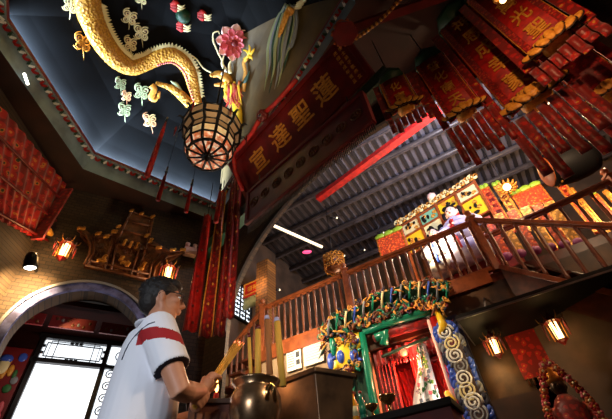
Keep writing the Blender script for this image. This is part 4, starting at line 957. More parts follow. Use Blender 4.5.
def seated_figure(name, lab, loc, rz, s, robe, trim, hairm='black'):
    t_ = thing(name, lab, 'statue', loc, rz, 'seated temple figures'); 
    mb = MB(); mb.lathe([(.36*s, 0), (.40*s, .1*s), (.34*s, .3*s), (.22*s, .42*s), (.23*s, .6*s), (.25*s, .72*s), (.16*s, .82*s), (.07*s, .88*s)], (0, 0, 0), 20); mb.ell((0, -.25*s, .28*s), (.34*s, .25*s, .15*s), 0)
    for q in (-1, 1): mb.tube([(q*.23*s, 0, .76*s), (q*.34*s, -.08*s, .55*s), (q*.2*s, -.28*s, .46*s), (q*.04*s, -.33*s, .5*s)], [.08*s, .10*s, .11*s, .07*s], 10)
    mb.build('robe', robe, t_)
    mb = MB(); mb.ell((0, 0, 1.0*s), (.105*s, .12*s, .14*s)); mb.ell((0, -.118*s, .985*s), (.018*s, .03*s, .03*s), 0, 8, 6)
    for q in (-1, 1): mb.ell((q*.105*s, 0, .99*s), (.02*s, .03*s, .05*s), 0, 8, 6)
    mb.build('head', 'pinkl', t_)
    for q in (-1, 1): MB().ell((q*.045*s, -.34*s, .52*s), (.04*s, .05*s, .04*s), 0, 8, 6).build('hand', 'pinkl', t_)
    mb = MB(); mb.ell((0, .03*s, 1.06*s), (.115*s, .115*s, .11*s)); mb.ell((0, .02*s, 1.18*s), (.05*s, .05*s, .06*s)); [mb.ell((q*.15*s, .02*s, 1.02*s), (.04*s, .04*s, .09*s), 0, 8, 6) for q in (-1, 1)]; mb.build('hair', hairm, t_)
    mb = MB(); [mb.ell((q*.04*s, -.11*s, 1.01*s), (.014*s, .012*s, .008*s), 0, 8, 5) for q in (-1, 1)]; mb.ell((0, -.115*s, .94*s), (.02*s, .01*s, .006*s), 1, 8, 5); mb.build('painted_features', ['black', 'redc'], t_)
    mb = MB(); mb.tube([(-.13*s, -.12*s, .82*s), (0, -.25*s, .66*s), (.13*s, -.12*s, .82*s)], .025*s, 8); mb.tube([(0, -.27*s, .66*s), (0, -.40*s, .40*s), (0, -.45*s, .2*s), (0, -.42*s, 0)], .035*s, 8); mb.build('sash', trim, t_); return t_
un = Vector((math.sin(sa), -math.cos(sa), 0)); ux = sd_.normalized()
M['robe'] = mk('lavender_robe', S(190, 190, 220), .5, noise=S(150, 150, 200), nscale=8); M['robe2'] = mk('white_robe', S(220, 214, 200), .5, noise=S(120, 130, 150), nscale=7)
x, z = US(451, 212, -.18); seated_figure('seated_goddess', 'large seated figure in pale lavender robe with white face, right side of upper shrine', qa+ux*x-un*-.18+Vector((0, 0, z-1.06)), sa, 1.02, 'robe', 'redc')
x, z = US(433, 232, -.18); seated_figure('seated_goddess', 'smaller dark haired seated figure left of the large lavender one', qa+ux*x-un*-.18+Vector((0, 0, z-.86)), sa, .8, 'robe2', 'blue')
# valances and couplet boards right of the shrine, straight row on the gallery
def green_scallops(mb, x0, x1, z, mi, n):
    for k in range(n): mb.ell((x0+(x1-x0)*(k+.5)/n, -.02, z), ((x1-x0)/n*.6, .03, .06), mi, 10, 6)
def couplet(px0, px1, py_top, py_bot, hy, lab, main, name='couplet_board', cat='board', group='orange couplet boards behind the back railing', top_green=False, chars='', w=None):
    (xa, zt) = H(px0, py_top, hy); (xb, _) = H(px1, py_top, hy); xm_ = (xa+xb)/2; w = abs(xb-xa); _, zb = H(px0, py_bot, hy); zb = min(zb, zt-.4); h = zt-zb
    t_ = hthing(name, lab, cat, xm_, hy, zb, group)
    MB().box((0, 0, h/2), (w, .04, h)).build('board', main, t_, .008)
    mb = MB(); rect(mb, -w*.46, w*.46, .03, h-.03, .018, -.026); mb.build('gilt_border', 'gold', t_)
    if top_green: mb = MB(); green_scallops(mb, -w/2, w/2, h+.03, 0, max(2, int(w/.16))); mb.build('green_crest', 'greenl', t_)
    mb = MB()
    for k, ch in enumerate(chars): text_on(mb, ch, w*.6, Vector((0, -.026, h-.2-k*w*.9)), Vector((1, 0, 0)), Vector((0, 0, 1)), Vector((0, -1, 0)))
    if chars: mb.build('lettering', 'redd', t_)
    return t_
couplet(376, 406, 240, 262, 1.45, 'small orange embroidered valance left of the upper shrine with green crest', 'broco', 'embroidered_valance', 'valance', 'embroidered valances in the hall', True)
couplet(480, 491, 190, 246, 1.45, 'first orange board right of the upper shrine, green topped', 'broco', top_green=True, chars='風調雨順')
couplet(493, 503, 187, 246, 1.45, 'yellow board directly under the round glowing lamp', 'brocy', top_green=True, chars='國泰民安')
couplet(511, 550, 196, 216, 1.5, 'wide red orange valance with green scallops right of the glowing lamp', 'broco', 'embroidered_valance', 'valance', 'embroidered valances in the hall', True)
couplet(512, 521, 222, 262, 1.55, 'narrow yellow board below the wide valance, leftmost', 'brocy', chars='合境平安')
couplet(525, 535, 215, 262, 1.55, 'narrow orange board below the wide valance, middle', 'broco', chars='神恩浩蕩')
couplet(539, 547, 208, 262, 1.55, 'narrow yellow board below the wide valance, rightmost', 'brocy')
couplet(552, 563, 181, 250, 1.5, 'tall orange board right of the wide valance, green topped', 'broco', top_green=True, chars='光明正大')
couplet(566, 574, 190, 255, 1.5, 'second tall orange board right of the wide valance', 'brocy', chars='福祿壽全')
couplet(590, 599, 196, 260, 1.6, 'orange board behind the far right newel post', 'broco', top_green=True)
couplet(602, 612, 192, 260, 1.6, 'orange board at the right edge of the photo', 'brocy')
# cloth strips with purple feet behind the back railing
for k, (px, py) in enumerate([(508, 246), (522, 243), (537, 240), (552, 237), (566, 234), (580, 232)]):
    x, zb = H(px, py+12, .72); t_ = hthing('cloth_strip', ['leftmost', 'second', 'third', 'fourth', 'fifth', 'rightmost'][k]+' pale gold cloth strip with purple foot behind the back railing', 'cloth strip', x, .72, zb, 'cloth strips behind the back railing')
    mb = MB(); mb.box((0, 0, .42), (.13, .02, .75)); mb.build('cloth', 'brocy' if k % 2 else 'broco', t_); mb = MB(); mb.ell((0, 0, .03), (.07, .04, .07)); mb.build('purple_foot', 'purple', t_)
# glowing round lamp
p = hw(*[H(507, 187, 1.2)[0], 1.2], H(507, 187, 1.2)[1]); g = thing('round_gilt_lamp', 'brightly glowing round lamp with gilded leaves above the boards', 'lamp', p)
MB().ell((0, 0, 0), .065).build('glowing_globe', 'lampw', g)
for k in range(12):
    a = 2*PI*k/12; mb = MB(); e_ = hx*math.cos(a)+Vector((0, 0, 1))*math.sin(a); mb.tube([e_*.09+hd*.03, e_*.13+hd*.02, e_*.17-hd*.03], [.02, .026, .008], 6); mb.build('gilded_leaf', 'gold', g)
MB().tube([(0, 0, .1), (0, 0, 1.3)], .008, 5).build('cord', 'iron', g)
# hanging drum
p = atR(567, 164, 4.3); g = thing('hanging_drum', 'dark hanging drum with an orange lit drumhead near the upper right', 'drum', p)
ax = (atR(600, 150, 4.5)-p); ax.z *= .6; ax.normalize(); rot = ax.to_track_quat('Z', 'Y').to_matrix()
MB().lathe([(.19, -.24), (.22, -.13), (.235, 0), (.22, .16), (.19, .27)], (0, 0, 0), 24, 0, rot).build('body', 'black', g)
MB().lathe([(.188, -.243), (.18, -.252), (.01, -.254)], (0, 0, 0), 24, 0, rot).build('drumhead', 'drumskin', g)
mb = MB(); 
for k in range(20): mb.ell(rot @ Vector((.212*math.cos(k*PI/10), .212*math.sin(k*PI/10), -.19)), .014, 0, 6, 4)
mb.build('studs', 'gold', g)
for s_ in (-.2, .25): mb = MB(); mb.tube([rot @ Vector((0, 0, s_))+Vector((0, 0, .26)), rot @ Vector((0, 0, s_))+Vector((0, 0, 1.5))], .008, 5); mb.build('chain', 'iron', g)
# ---------------------------------------------------------------- LOWER SHRINE
ls = hthing('glazed_shrine', 'colourful glazed ceramic shrine front framing a red curtained niche', 'shrine', -1.36, 0, 0)
def LS(px, py, y=-.12): x, z = H(px, py, y); return Vector((x+1.36, y, z))
def pipe(mb, pts, r, y=-.12, mi=0, n=10): mb.tube([LS(a, b, y) for a, b in pts], r, n, mi)
mb = MB(); pipe(mb, [(362, 333), (366, 360), (371, 390), (378, 425)], .045, -.14); mb.build('green_post', 'teal', ls)
mb = MB(); pipe(mb, [(364, 332), (390, 322), (430, 311)], .05, -.14); mb.build('green_lintel', 'teal', ls)
mb = MB(); pipe(mb, [(433, 318), (445, 350), (458, 385), (476, 425)], .045, -.14); mb.build('red_post', 'red', ls)
mb = MB(); pipe(mb, [(428, 320), (438, 350), (449, 385), (464, 425)], .02, -.16); mb.build('pink_post', 'pinkl', ls)
mb = MB(); pipe(mb, [(374, 338), (400, 330), (428, 322)], .06, -.06); mb.build('inner_lintel', 'broc', ls)
mb = MB(); pipe(mb, [(382, 357), (400, 349), (428, 338)], .02, -.06); mb.build('curtain_rail', 'greend', ls)
# backing pieces
mb = MB(); a = LS(330, 345, -.05); b = LS(362, 335, -.05); c = LS(372, 412, -.05); d = LS(338, 412, -.05)
xa, xb = a.x, b.x; mb.box(((xa+xb)/2, -.03, 1.4), (xb-xa+.06, .06, 2.4)); mb.build('left_jamb', 'greend', ls)
mb = MB(); xa = LS(437, 330, -.05).x; mb.box((xa+.14, -.03, 1.35), (.28, .06, 2.5)); mb.build('right_jamb', 'navy', ls)
# ceramic roof with coloured ribs
rf = MB(); A_ = [(330, 330), (352, 320), (376, 306), (400, 296), (424, 292), (448, 294)]
top = [LS(a, b-10, -.32) for a, b in A_]; bot = [LS(a, b+8, -.16) for a, b in A_]
vs = top+bot; vs += [v+Vector((0, .05, .02)) for v in vs]; n_ = len(top); fs = []
for i in range(n_-1): fs += [(i, i+1, n_+i+1, n_+i), (2*n_+i, 3*n_+i, 3*n_+i+1, 2*n_+i+1)]
fs += [(0, n_, 3*n_, 2*n_), (n_-1, 3*n_-1, 4*n_-1, 2*n_-1)]
rf.add(vs, fs, 0, True); rf.build('roof', 'greend', ls)
for k in range(14):
    t = k/13; i = min(int(t*5), 4); f = t*5-i; a = top[i].lerp(top[i+1], f); b = bot[i].lerp(bot[i+1], f); mb = MB(); mb.tube([a-Vector((0, .02, -.01)), (a+b)/2-Vector((0, .05, 0)), b-Vector((0, .03, 0))], [.014, .016, .02], 8); mb.build('roof_rib', ['grey', 'teal', 'cream', 'blue'][k % 4], ls)
colsC = ['goldp', 'greend', 'bronzew', 'redd', 'navy', 'goldp', 'teal', 'bronzew']
def relief(name, pts, n, s, y, parent=ls, big=()):
    mb = MB()
    for k in range(n):
        t = random.random()*(len(pts)-1); i = int(t); f = t-i; a, b = pts[i], pts[i+1]; px = a[0]+(b[0]-a[0])*f+random.uniform(-s, s); py = a[1]+(b[1]-a[1])*f+random.uniform(-s, s); c = LS(px, py, y)
        q = k % 3
        if q == 0: mb.tube(spiral(c, .042, 1.3, Vector((1, 0, 0)), Vector((0, 0, 1)), 11, random.random()*6), .010, 5, random.randrange(8))
        elif q == 1: mb.ell(c, (random.uniform(.012, .03), .02, random.uniform(.012, .03)), random.randrange(8), 8, 6)
        else: e_ = Vector((random.uniform(-1, 1), 0, random.uniform(-1, 1)))*.08; mb.tube([c-e_, c+Vector((0, -.02, 0)), c+e_], [.004, .017, .003], 6, random.randrange(8))
    return mb.build(name, colsC, parent)
relief('eaves_carving', [(322, 332), (345, 322), (370, 318), (395, 308), (425, 300), (446, 306)], 260, 7, -.22)
relief('ridge_carving', [(330, 318), (352, 308), (376, 296), (400, 286), (430, 283), (450, 288)], 120, 4, -.3)
relief('left_column_carving', [(330, 330), (326, 352)], 26, 5, -.12)
relief('left_panel_carving', [(345, 385), (350, 410), (356, 425)], 90, 7, -.12)
relief('butterfly_ornament', [(338, 345), (345, 335), (356, 345), (352, 372), (336, 374)], 50, 5, -.19)
relief('jamb_carving', [(434, 305), (446, 325), (458, 345), (468, 375), (482, 419)], 70, 5, -.1)
# butterfly-like relief at the left: yellow wings, blue and dark discs
bf = MB()
for (px, py, rx, rz2, mi) in [(346, 350, .19, .28, 0), (354, 341, .12, .13, 0), (338, 366, .12, .16, 0), (341, 357, .06, .09, 1), (354, 355, .06, .09, 1), (341, 357, .03, .05, 3), (354, 355, .03, .05, 3), (347, 370, .12, .06, 3), (333, 345, .05, .16, 4), (331, 362, .05, .12, 1), (350, 333, .06, .04, 4), (358, 366, .04, .07, 4), (341, 378, .06, .06, 1)]:
    d_y = -.12-.03*(mi > 0)-.02*(mi == 2); bf.ell(LS(px, py, d_y), (rx, .05, rz2), mi, 16, 9)
for k in range(14): a = 2*PI*k/14; c = LS(347, 354, -.17); bf.tube([c+Vector((.17*math.cos(a), 0, .26*math.sin(a))), c+Vector((.23*math.cos(a), -.01, .33*math.sin(a)))], [.03, .006], 6, (4, 1, 0)[k % 3])
bf.build('butterfly_relief', ['yellow', 'blue', 'black', 'goldp', 'teal'], ls)
# rosette chain on the right
for k, (px, py) in enumerate([(446, 333), (452, 344), (456, 356), (461, 367), (464, 379), (469, 391), (474, 403), (479, 415)]):
    c = LS(px, py, -.16); mb = MB(); q = 12
    for j in range(q): a = 2*PI*j/q; mb.tube([c+Vector((.09*math.cos(a), 0, .095*math.sin(a))), c+Vector((.13*math.cos(a+.35), -.01, .135*math.sin(a+.35))), c+Vector((.15*math.cos(a+.8), 0, .155*math.sin(a+.8)))], [.034, .026, .006], 6, 0)
    mb.ell(c, (.11, .035, .115), 1, 14, 8); mb.tube(spiral(c-Vector((0, .035, 0)), .095, 2.1*(-1)**k, Vector((1, 0, 0)), Vector((0, 0, 1)), 26, k), .013, 5, 2); mb.build('ceramic_rosette', [['blue', 'navy', 'white'], ['grey', 'maroon', 'cream'], ['navy', 'greend', 'white'], ['blue', 'maroon', 'grey']][k % 4], ls)
dgm = MB()
pts = [LS(*q, -.18) for q in [(446, 392), (452, 400), (448, 408), (456, 414), (464, 425)]]; dgm.tube(pts, [.03, .05, .05, .045, .04], 8, 0)
dgm.build('dragon_figure', 'yellow', ls); dgm = MB(); dgm.tube([LS(437, 312, -.18), LS(443, 325, -.2), LS(440, 335, -.18)], [.03, .05, .02], 8, 0); dgm.build('dragon_figure', 'yellow', ls)
mb = MB(); pipe(mb, [(376, 338), (386, 333), (384, 345)], .06, -.1); mb.build('corner_bracket', 'teal', ls)
# curtains
def curtain(lab, x0, x1, z0, z1, y, mt, nfold, name='curtain'):
    t_ = hthing(name, lab, 'curtain', (x0+x1)/2, y, z0, 'red curtains in the shrine niche'); w = x1-x0; m = nfold*8; vs = []
    for zz in (0, .33, .66, 1):
        for i in range(m+1): u = i/m; vs.append(((u-.5)*w*(1-.12*math.sin(PI*zz)), .035*math.sin(u*nfold*2*PI), zz*(z1-z0)))
    nv = len(vs); vs += [(a, b+.01, c_) for a, b, c_ in vs]; fs = []
    for j in range(3):
        for i in range(m): o = j*(m+1)+i; fs += [(o, o+1, o+m+2, o+m+1), (nv+o, nv+o+m+1, nv+o+m+2, nv+o+1)]
    mb = MB(); mb.add(vs, fs, 0, True); mb.build('cloth', mt, t_)
    mb = MB(); mb.tube([(-w/2, 0, (z1-z0)), (w/2, 0, (z1-z0))], .04, 8); mb.build('curtain_rod', 'redd', t_); return t_
y_ = .12
curtain('left red curtain with gold flecks in the shrine niche', H(376, 370, y_)[0], H(396, 370, y_)[0], 1.0, 2.5, y_, 'brocf', 5)
curtain('right red curtain in the shrine niche, tied nearer the pink post', H(412, 370, y_)[0]-.02, H(423, 370, y_)[0], 1.0, 2.42, y_+.08, 'redc', 3)
curtain('far red curtain deep inside the shrine niche', -1.80, -.86, 1.0, 2.45, .7, 'redc', 10)
t_ = hthing('red_valance_cloth', 'short red cloth valance across the top of the shrine niche', 'valance', -1.33, .05, 2.50)
mb = MB(); vs = []
for j in range(2):
    for i in range(41): u = i/40; vs.append(((u-.5)*.98, .02*math.sin(u*50), -j*(.14+.05*abs(math.sin(u*PI*5)))))
vs += [(a, b+.008, c_) for a, b, c_ in vs]; fs = []
for i in range(40): fs += [(i, i+1, i+42, i+41), (82+i, 82+i+41, 82+i+42, 82+i+1)]
mb.add(vs, fs, 0, True); mb.build('cloth', 'broc', t_); mb = MB()
for k in range(24): mb.tube([(-.47+.041*k, -.03, -.17), (-.47+.041*k, -.03, -.24)], .008, 5)
mb.build('fringe', 'redd', t_)
x, z = H(403, 352, .0); t_ = hthing('red_lantern', 'small glowing red lantern inside the shrine niche', 'lantern', x, 0.02, z)
MB().ell((0, 0, 0), (.045, .045, .05)).build('glowing_shade', 'lampred', t_); MB().tube([(0, 0, .05), (0, 0, .25)], .004, 5).build('cord', 'iron', t_); MB().tube([(0, 0, -.05), (0, 0, -.13)], [.012, .004], 6).build('tassel', 'redc', t_)
# white flowered cloth figure in the niche right
q0, q1, q2, q3 = [H(*q, .0) for q in ((416, 346), (424, 342), (441, 404), (415, 409))]
t_ = hthing('embroidered_cloth', 'white embroidered cloth with pink and green flowers hanging beside the pink post', 'cloth', q3[0], .0, q3[1])
vs = []
for j in range(13):
    v = j/12; xl = q0[0]+(q3[0]-q0[0])*v+.03*math.sin(v*5); xr = q1[0]+(q2[0]-q1[0])*v; z_ = q0[1]+(q3[1]-q0[1])*v
    for i in range(17): u = i/16; vs.append((xl+(xr-xl)*u-q3[0], .03*math.sin(u*14), z_-q3[1]))
nv = len(vs); vs += [(a_, b_+.01, c_) for a_, b_, c_ in vs]; fs = []
for j in range(12):
    for i in range(16): o = j*17+i; fs += [(o, o+1, o+18, o+17), (nv+o, nv+o+17, nv+o+18, nv+o+1)]
mb = MB(); mb.add(vs, fs, 0, True); mb.build('cloth', 'white', t_)
mb = MB()
for k in range(60):
    i = random.randrange(1, 16); j = random.randrange(1, 12); c = Vector(vs[j*17+i])-Vector((0, .012, 0)); mi = random.choice([0, 1, 1, 2, 3, 4])
    if k % 3 == 0: mb.tube([c, c+Vector((random.uniform(-.04, .04), -.004, random.uniform(.03, .10)))], [.008, .004], 5, 1)
    else:
        for p_ in range(4): a_ = p_*PI/2+k; mb.ell(c+Vector((.014*math.cos(a_), 0, .014*math.sin(a_))), (.013, .006, .013), mi, 7, 5)
o = mb.build('flower_embroidery', ['pink', 'green', 'redc', 'greenl', 'grey'], t_); o['kind'] = 'stuff'
t_ = hthing('niche_altar', 'red lacquered altar table inside the shrine niche', 'altar', -1.33, .55, 0); MB().box((0, 0, .48), (1.0, .8, .96)).build('body', 'redd', t_, .01); MB().box((0, -.36, .98), (1.04, .12, .04)).build('top_edge', 'goldp', t_, .005)
# ---------------------------------------------------------------- notices on the wall left of the shrine
for (px0, px1, py0, py1, lab, kind) in [(303, 322, 337, 362, 'large white notice with red heading left of the shrine', 0), (287, 301, 349, 367, 'smaller printed paper with small pictures beside the white notice', 1)]:
    xa, zt = H(px0, py0+2, -.02); xb, _ = H(px1, py0, -.02); _, zb = H(px0, py1+6, -.02); w, h = xb-xa, zt-zb
    t_ = hthing('wall_notice', lab, 'notice', (xa+xb)/2, -.03, (zt+zb)/2, 'notices on the wall'); MB().box((0, 0, 0), (w, .02, h)).build('sheet', 'paper', t_)
    mb = MB()
    if kind == 0:
        for k, ch in enumerate('敬請肅靜'): text_on(mb, ch, w*.2, Vector((-w*.33+k*w*.22, -.012, h*.33)), Vector((1, 0, 0)), Vector((0, 0, 1)), Vector((0, -1, 0)))
        mb.build('red_heading', 'redc', t_); mb = MB()
        for k in range(6): mb.box((0, -.012, h*.12-k*h*.09), (w*.8, .003, h*.02))
        mb.build('printed_lines', 'grey', t_)
    else:
        for k in range(7): mb.box((-w*.2, -.012, h*.35-k*h*.11), (w*.45, .003, h*.03))
        mb.box((w*.28, -.012, h*.15), (w*.25, .003, h*.25)); mb.box((w*.28, -.012, -h*.2), (w*.25, .003, h*.22)); mb.build('printed_lines', 'ink', t_)
# ---------------------------------------------------------------- side room lower right
for (px, py, s, lab) in [(495, 347, 1.0, 'glowing hexagonal lantern nearer the shrine under the canopy'), (557, 331, 1.15, 'brighter glowing hexagonal lantern further right under the canopy')]:
    x, z = H(px, py, -.35); t_ = wall_lantern(lab, hw(x, -.35, z), HA, s*.6, 'glowing lanterns under the canopy'); MB().tube([(0, 0, .2), (0, 0, 2.2-z)], .006, 5).build('cord', 'iron', t_)
    q = hw(x, -.35, z-.2); light('canopy_lantern_bulb', 'POINT', q, .7, (1, .5, .18), .04)
x, z = H(601, 334, .1); t_ = hthing('lit_panel', 'small tilted glowing square panel at the right edge under the canopy', 'light panel', x, .08, z); MB().box((0, 0, 0), (.15, .03, .11)).build('frame', 'iron', t_); MB().box((0, -.018, 0), (.13, .01, .09)).build('glowing_face', 'tube', t_)
x, z = H(556, 388, -.33); bz = z-.80
sf = hthing('garlanded_statue', 'dark faced standing statue in red robe framed by a long flower garland, lower right', 'statue', x+.02, -.33, bz)
mb = MB(); mb.lathe([(.20, 0), (.18, .3), (.15, .6), (.17, .75), (.10, .86), (.05, .9)], (0, 0, 0), 18)
for q in (-1, 1): mb.tube([(q*.14, 0, .78), (q*.2, -.04, .6), (q*.06, -.14, .52)], [.05, .06, .04], 8)
mb.build('robe', 'broc', sf); mb = MB(); mb.ell((0, -.01, .98), (.075, .08, .10)); mb.ell((0, -.09, .97), (.012, .02, .02), 0, 8, 5); mb.ell((-.075, 0, .97), (.012, .02, .03), 0, 8, 5); mb.ell((.075, 0, .97), (.012, .02, .03), 0, 8, 5); mb.build('head', 'metal', sf)
mb = MB(); mb.lathe([(.085, 1.02), (.10, 1.06), (.07, 1.10), (.04, 1.17), (.01, 1.3)], (0, 0, 0), 12); mb.build('crown', 'gold', sf)
for s_ in (-1, 1):
    gl = hthing('flower_garland', ('left' if s_ < 0 else 'right')+' side string of pink and orange flowers hanging around the dark statue', 'garland', x+.02, -.42, bz, 'flower garlands round the statue')
    for k in range(22):
        t = k/21; px_ = s_*(.03+.14*math.sin(min(t*2.2, 1)*PI/2)+.03*t); zz = .98-t*1.05; mb = MB()
        for j in range(5): a = 2*PI*j/5+k; mb.ell((px_+.02*math.cos(a), -.01*math.sin(k), zz+.02*math.sin(a)), (.018, .02, .018), 0, 7, 5)
        mb.ell((px_, -.02, zz), .013, 1, 7, 5); mb.build('flower', [['pink', 'cream'], ['drumskin', 'cream'], ['redc', 'goldp']][k % 3], gl)
sf.scale = (.82, .82, .82)
pl = hthing('statue_plinth', 'dark plinth carrying the garlanded statue', 'plinth', x+.02, -.33, 0); MB().box((0, 0, bz/2), (.5, .42, bz)).build('block', 'redd', pl, .01)
# hanging red valance in that room
t_ = hthing('side_room_valance', 'dark red brocade valance hanging behind the two canopy lanterns', 'valance', 1.2, .0, 2.2); MB().box((0, 0, -.18), (2.9, .03, .55)).build('cloth', 'broc', t_)
mb = MB(); 
for k in range(60): mb.tube([(-1.42+k*.048, -.01, -.45), (-1.42+k*.048, -.01, -.52)], .01, 5)
o = mb.build('fringe', 'bronzew', t_)
for px, lab in ((480, 'dark wooden post at the left end of the side room'), ): 
    x, _ = H(px, 380, -.1); o = MB().box((0, 0, 1.1), (.16, .16, 2.2)).build('wooden_post', 'wood'); o.location = hw(x-.12, -.12); o.rotation_euler = (0, 0, HA); tag(o, lab, 'post')
o = MB().box((0, 0, .8), (.5, .06, 1.6)).build('wooden_screen', 'wood'); x, _ = H(512, 390, -.05); o.location = hw(x, -.12); o.rotation_euler = (0, 0, HA); tag(o, 'plain brown wooden screen between the shrine post and the garlanded statue', 'screen')
# lights of the hall
light('gallery_lamp', 'POINT', hw(.9, .4, 4.7), 90, (1, .66, .34), .1)
light('gallery_lamp', 'POINT', hw(-.8, .7, 4.2), 70, (1, .70, .40), .1)
light('gallery_lamp', 'POINT', hw(2.0, .7, 4.5), 85, (1, .62, .30), .1)
light('hall_lamp', 'POINT', hw(-2.6, 1.6, 4.4), 25, (1, .6, .34), .1)
light('shrine_fill', 'SPOT', hw(-1.5, -1.7, 3.6), 170, (1, .76, .50), .08, hw(-1.35, 0, 2.2), 84, .8)  # added spot without a fitting, brightens the shrine and counter bowls
light('niche_lamp', 'POINT', hw(-1.3, -.02, 2.2), 48, (1, .26, .15), .05)
light('niche_lamp', 'POINT', hw(-.98, -.1, 1.75), 5, (1, .93, .85), .04)
light('roof_fill', 'AREA', hw(.7, -1.1, 5.0), 165, (.76, .79, 1), .7, hw(-.8, -.2, 6.9))  # added area light below the roof, aimed up to brighten its boards
light('wall_wash', 'POINT', hw(-.45, -.28, 1.95), 3, (1, .66, .25), .04)
# ================================================================== MAN
FA = R_(25)
MP = Vector((-.86, 1.75, 0))
def remesh(mb, name, mats, parent, vox, sm=6, matfun=None, fac=.5):
    o = mb.build(name+'_src', mats, None); bm = bmesh.new(); bm.from_mesh(o.data); bm.to_mesh(o.data); bm.free()
    md = o.modifiers.new('r', 'REMESH'); md.mode = 'VOXEL'; md.voxel_size = vox
    s_ = o.modifiers.new('s', 'SMOOTH'); s_.iterations = sm; s_.factor = fac
    dg = bpy.context.evaluated_depsgraph_get(); me = bpy.data.meshes.new_from_object(o.evaluated_get(dg)); old = o.data
    me.name = name; bpy.data.objects.remove(o); bpy.data.meshes.remove(old)
    me.materials.clear()
    for m in (mats if isinstance(mats, (list, tuple)) else [mats]): me.materials.append(M[m])
    for p in me.polygons: p.use_smooth = True; p.material_index = matfun(p.center) if matfun else 0
    r = bpy.data.objects.new(name, me); COL.objects.link(r); r.parent = parent; return r
man = thing('person', 'man in white polo shirt with a red sleeve band and glasses, holding incense sticks', 'person', MP, FA)
# local: x forward, y to his left, z up.  (right side is towards the viewer: negative y)
def loft(mb, rings, n=20, mi=0):
    """rings: (cx, cy, z, rx, ry)"""
    vs = []
    for cx_, cy_, z, rx, ry in rings:
        for k in range(n): a = 2*PI*k/n; c_, s_ = math.cos(a), math.sin(a); vs.append((cx_+rx*abs(c_)**.9*(1 if c_ > 0 else -1), cy_+ry*abs(s_)**.9*(1 if s_ > 0 else -1), z))
    N = len(rings); fs = [(i*n+k, i*n+(k+1) % n, (i+1)*n+(k+1) % n, (i+1)*n+k) for i in range(N-1) for k in range(n)]+[tuple(range(n))[::-1], tuple((N-1)*n+k for k in range(n))]
    mb.add(vs, fs, mi, True)
b = MB()
loft(b, [(.0, 0, .86, .11, .155), (.02, 0, .98, .125, .16), (.03, 0, 1.1, .13, .165), (.03, 0, 1.22, .12, .17), (.02, 0, 1.34, .105, .17), (.01, 0, 1.41, .075, .14), (.02, 0, 1.45, .055, .07)])
b.tube([(.012, 0, 1.40), (.025, 0, 1.47), (.035, 0, 1.54), (.035, 0, 1.60)], [.072, .066, .064, .06], 16)
HC = Vector((.022, 0, 1.635))
b.ell(HC+Vector((-.012, 0, .02)), (.098, .078, .102), 0, 24, 16)           # cranium
b.ell(HC+Vector((.028, 0, -.038)), (.074, .062, .078), 0, 20, 14)         # face
b.ell(HC+Vector((.052, 0, -.088)), (.040, .042, .030), 0, 14, 10)         # chin
b.tube([HC+Vector((-.005, .055, -.035)), HC+Vector((.01, .053, -.075)), HC+Vector((.055, .03, -.10))], [.022, .02, .018], 10)
b.tube([HC+Vector((-.005, -.055, -.035)), HC+Vector((.01, -.053, -.075)), HC+Vector((.055, -.03, -.10))], [.022, .02, .018], 10)
b.tube([HC+Vector((.093, 0, .022)), HC+Vector((.108, 0, -.01)), HC+Vector((.120, 0, -.028)), HC+Vector((.104, 0, -.036))], [.010, .012, .015, .012], 10)  # nose
for s_ in (-1, 1): b.ell(HC+Vector((.108, s_*.013, -.033)), (.011, .009, .008), 0, 10, 8)
b.ell(HC+Vector((.098, 0, -.058)), (.016, .024, .007), 0, 12, 8); b.ell(HC+Vector((.096, 0, -.070)), (.015, .022, .008), 0, 12, 8)
for s_ in (-1, 1):
    b.ell(HC+Vector((.078, s_*.028, .022)), (.02, .028, .009), 0, 12, 8); b.ell(HC+Vector((.066, s_*.042, -.018)), (.028, .022, .022), 0, 12, 8)
    b.ell(HC+Vector((-.004, s_*.078, -.012)), (.017, .010, .029), 0, 12, 10, Matrix.Rotation(R_(-12), 3, 'Y')); b.ell(HC+Vector((.0, s_*.076, -.038)), (.010, .008, .012), 0, 10, 8)
# arms
SR, ER, WR = Vector((.035, -.19, 1.375)), Vector((.175, -.255, 1.075)), Vector((.285, -.085, 1.145))
SL_, EL, WL = Vector((.02, .185, 1.375)), Vector((.12, .27, 1.06)), Vector((.285, .06, 1.08))
for a, e, w in ((SR, ER, WR), (SL_, EL, WL)):
    b.tube([a, a.lerp(e, .3), a.lerp(e, .65), e, e.lerp(w, .25), e.lerp(w, .6), w], [.066, .056, .050, .043, .046, .038, .028], 14)
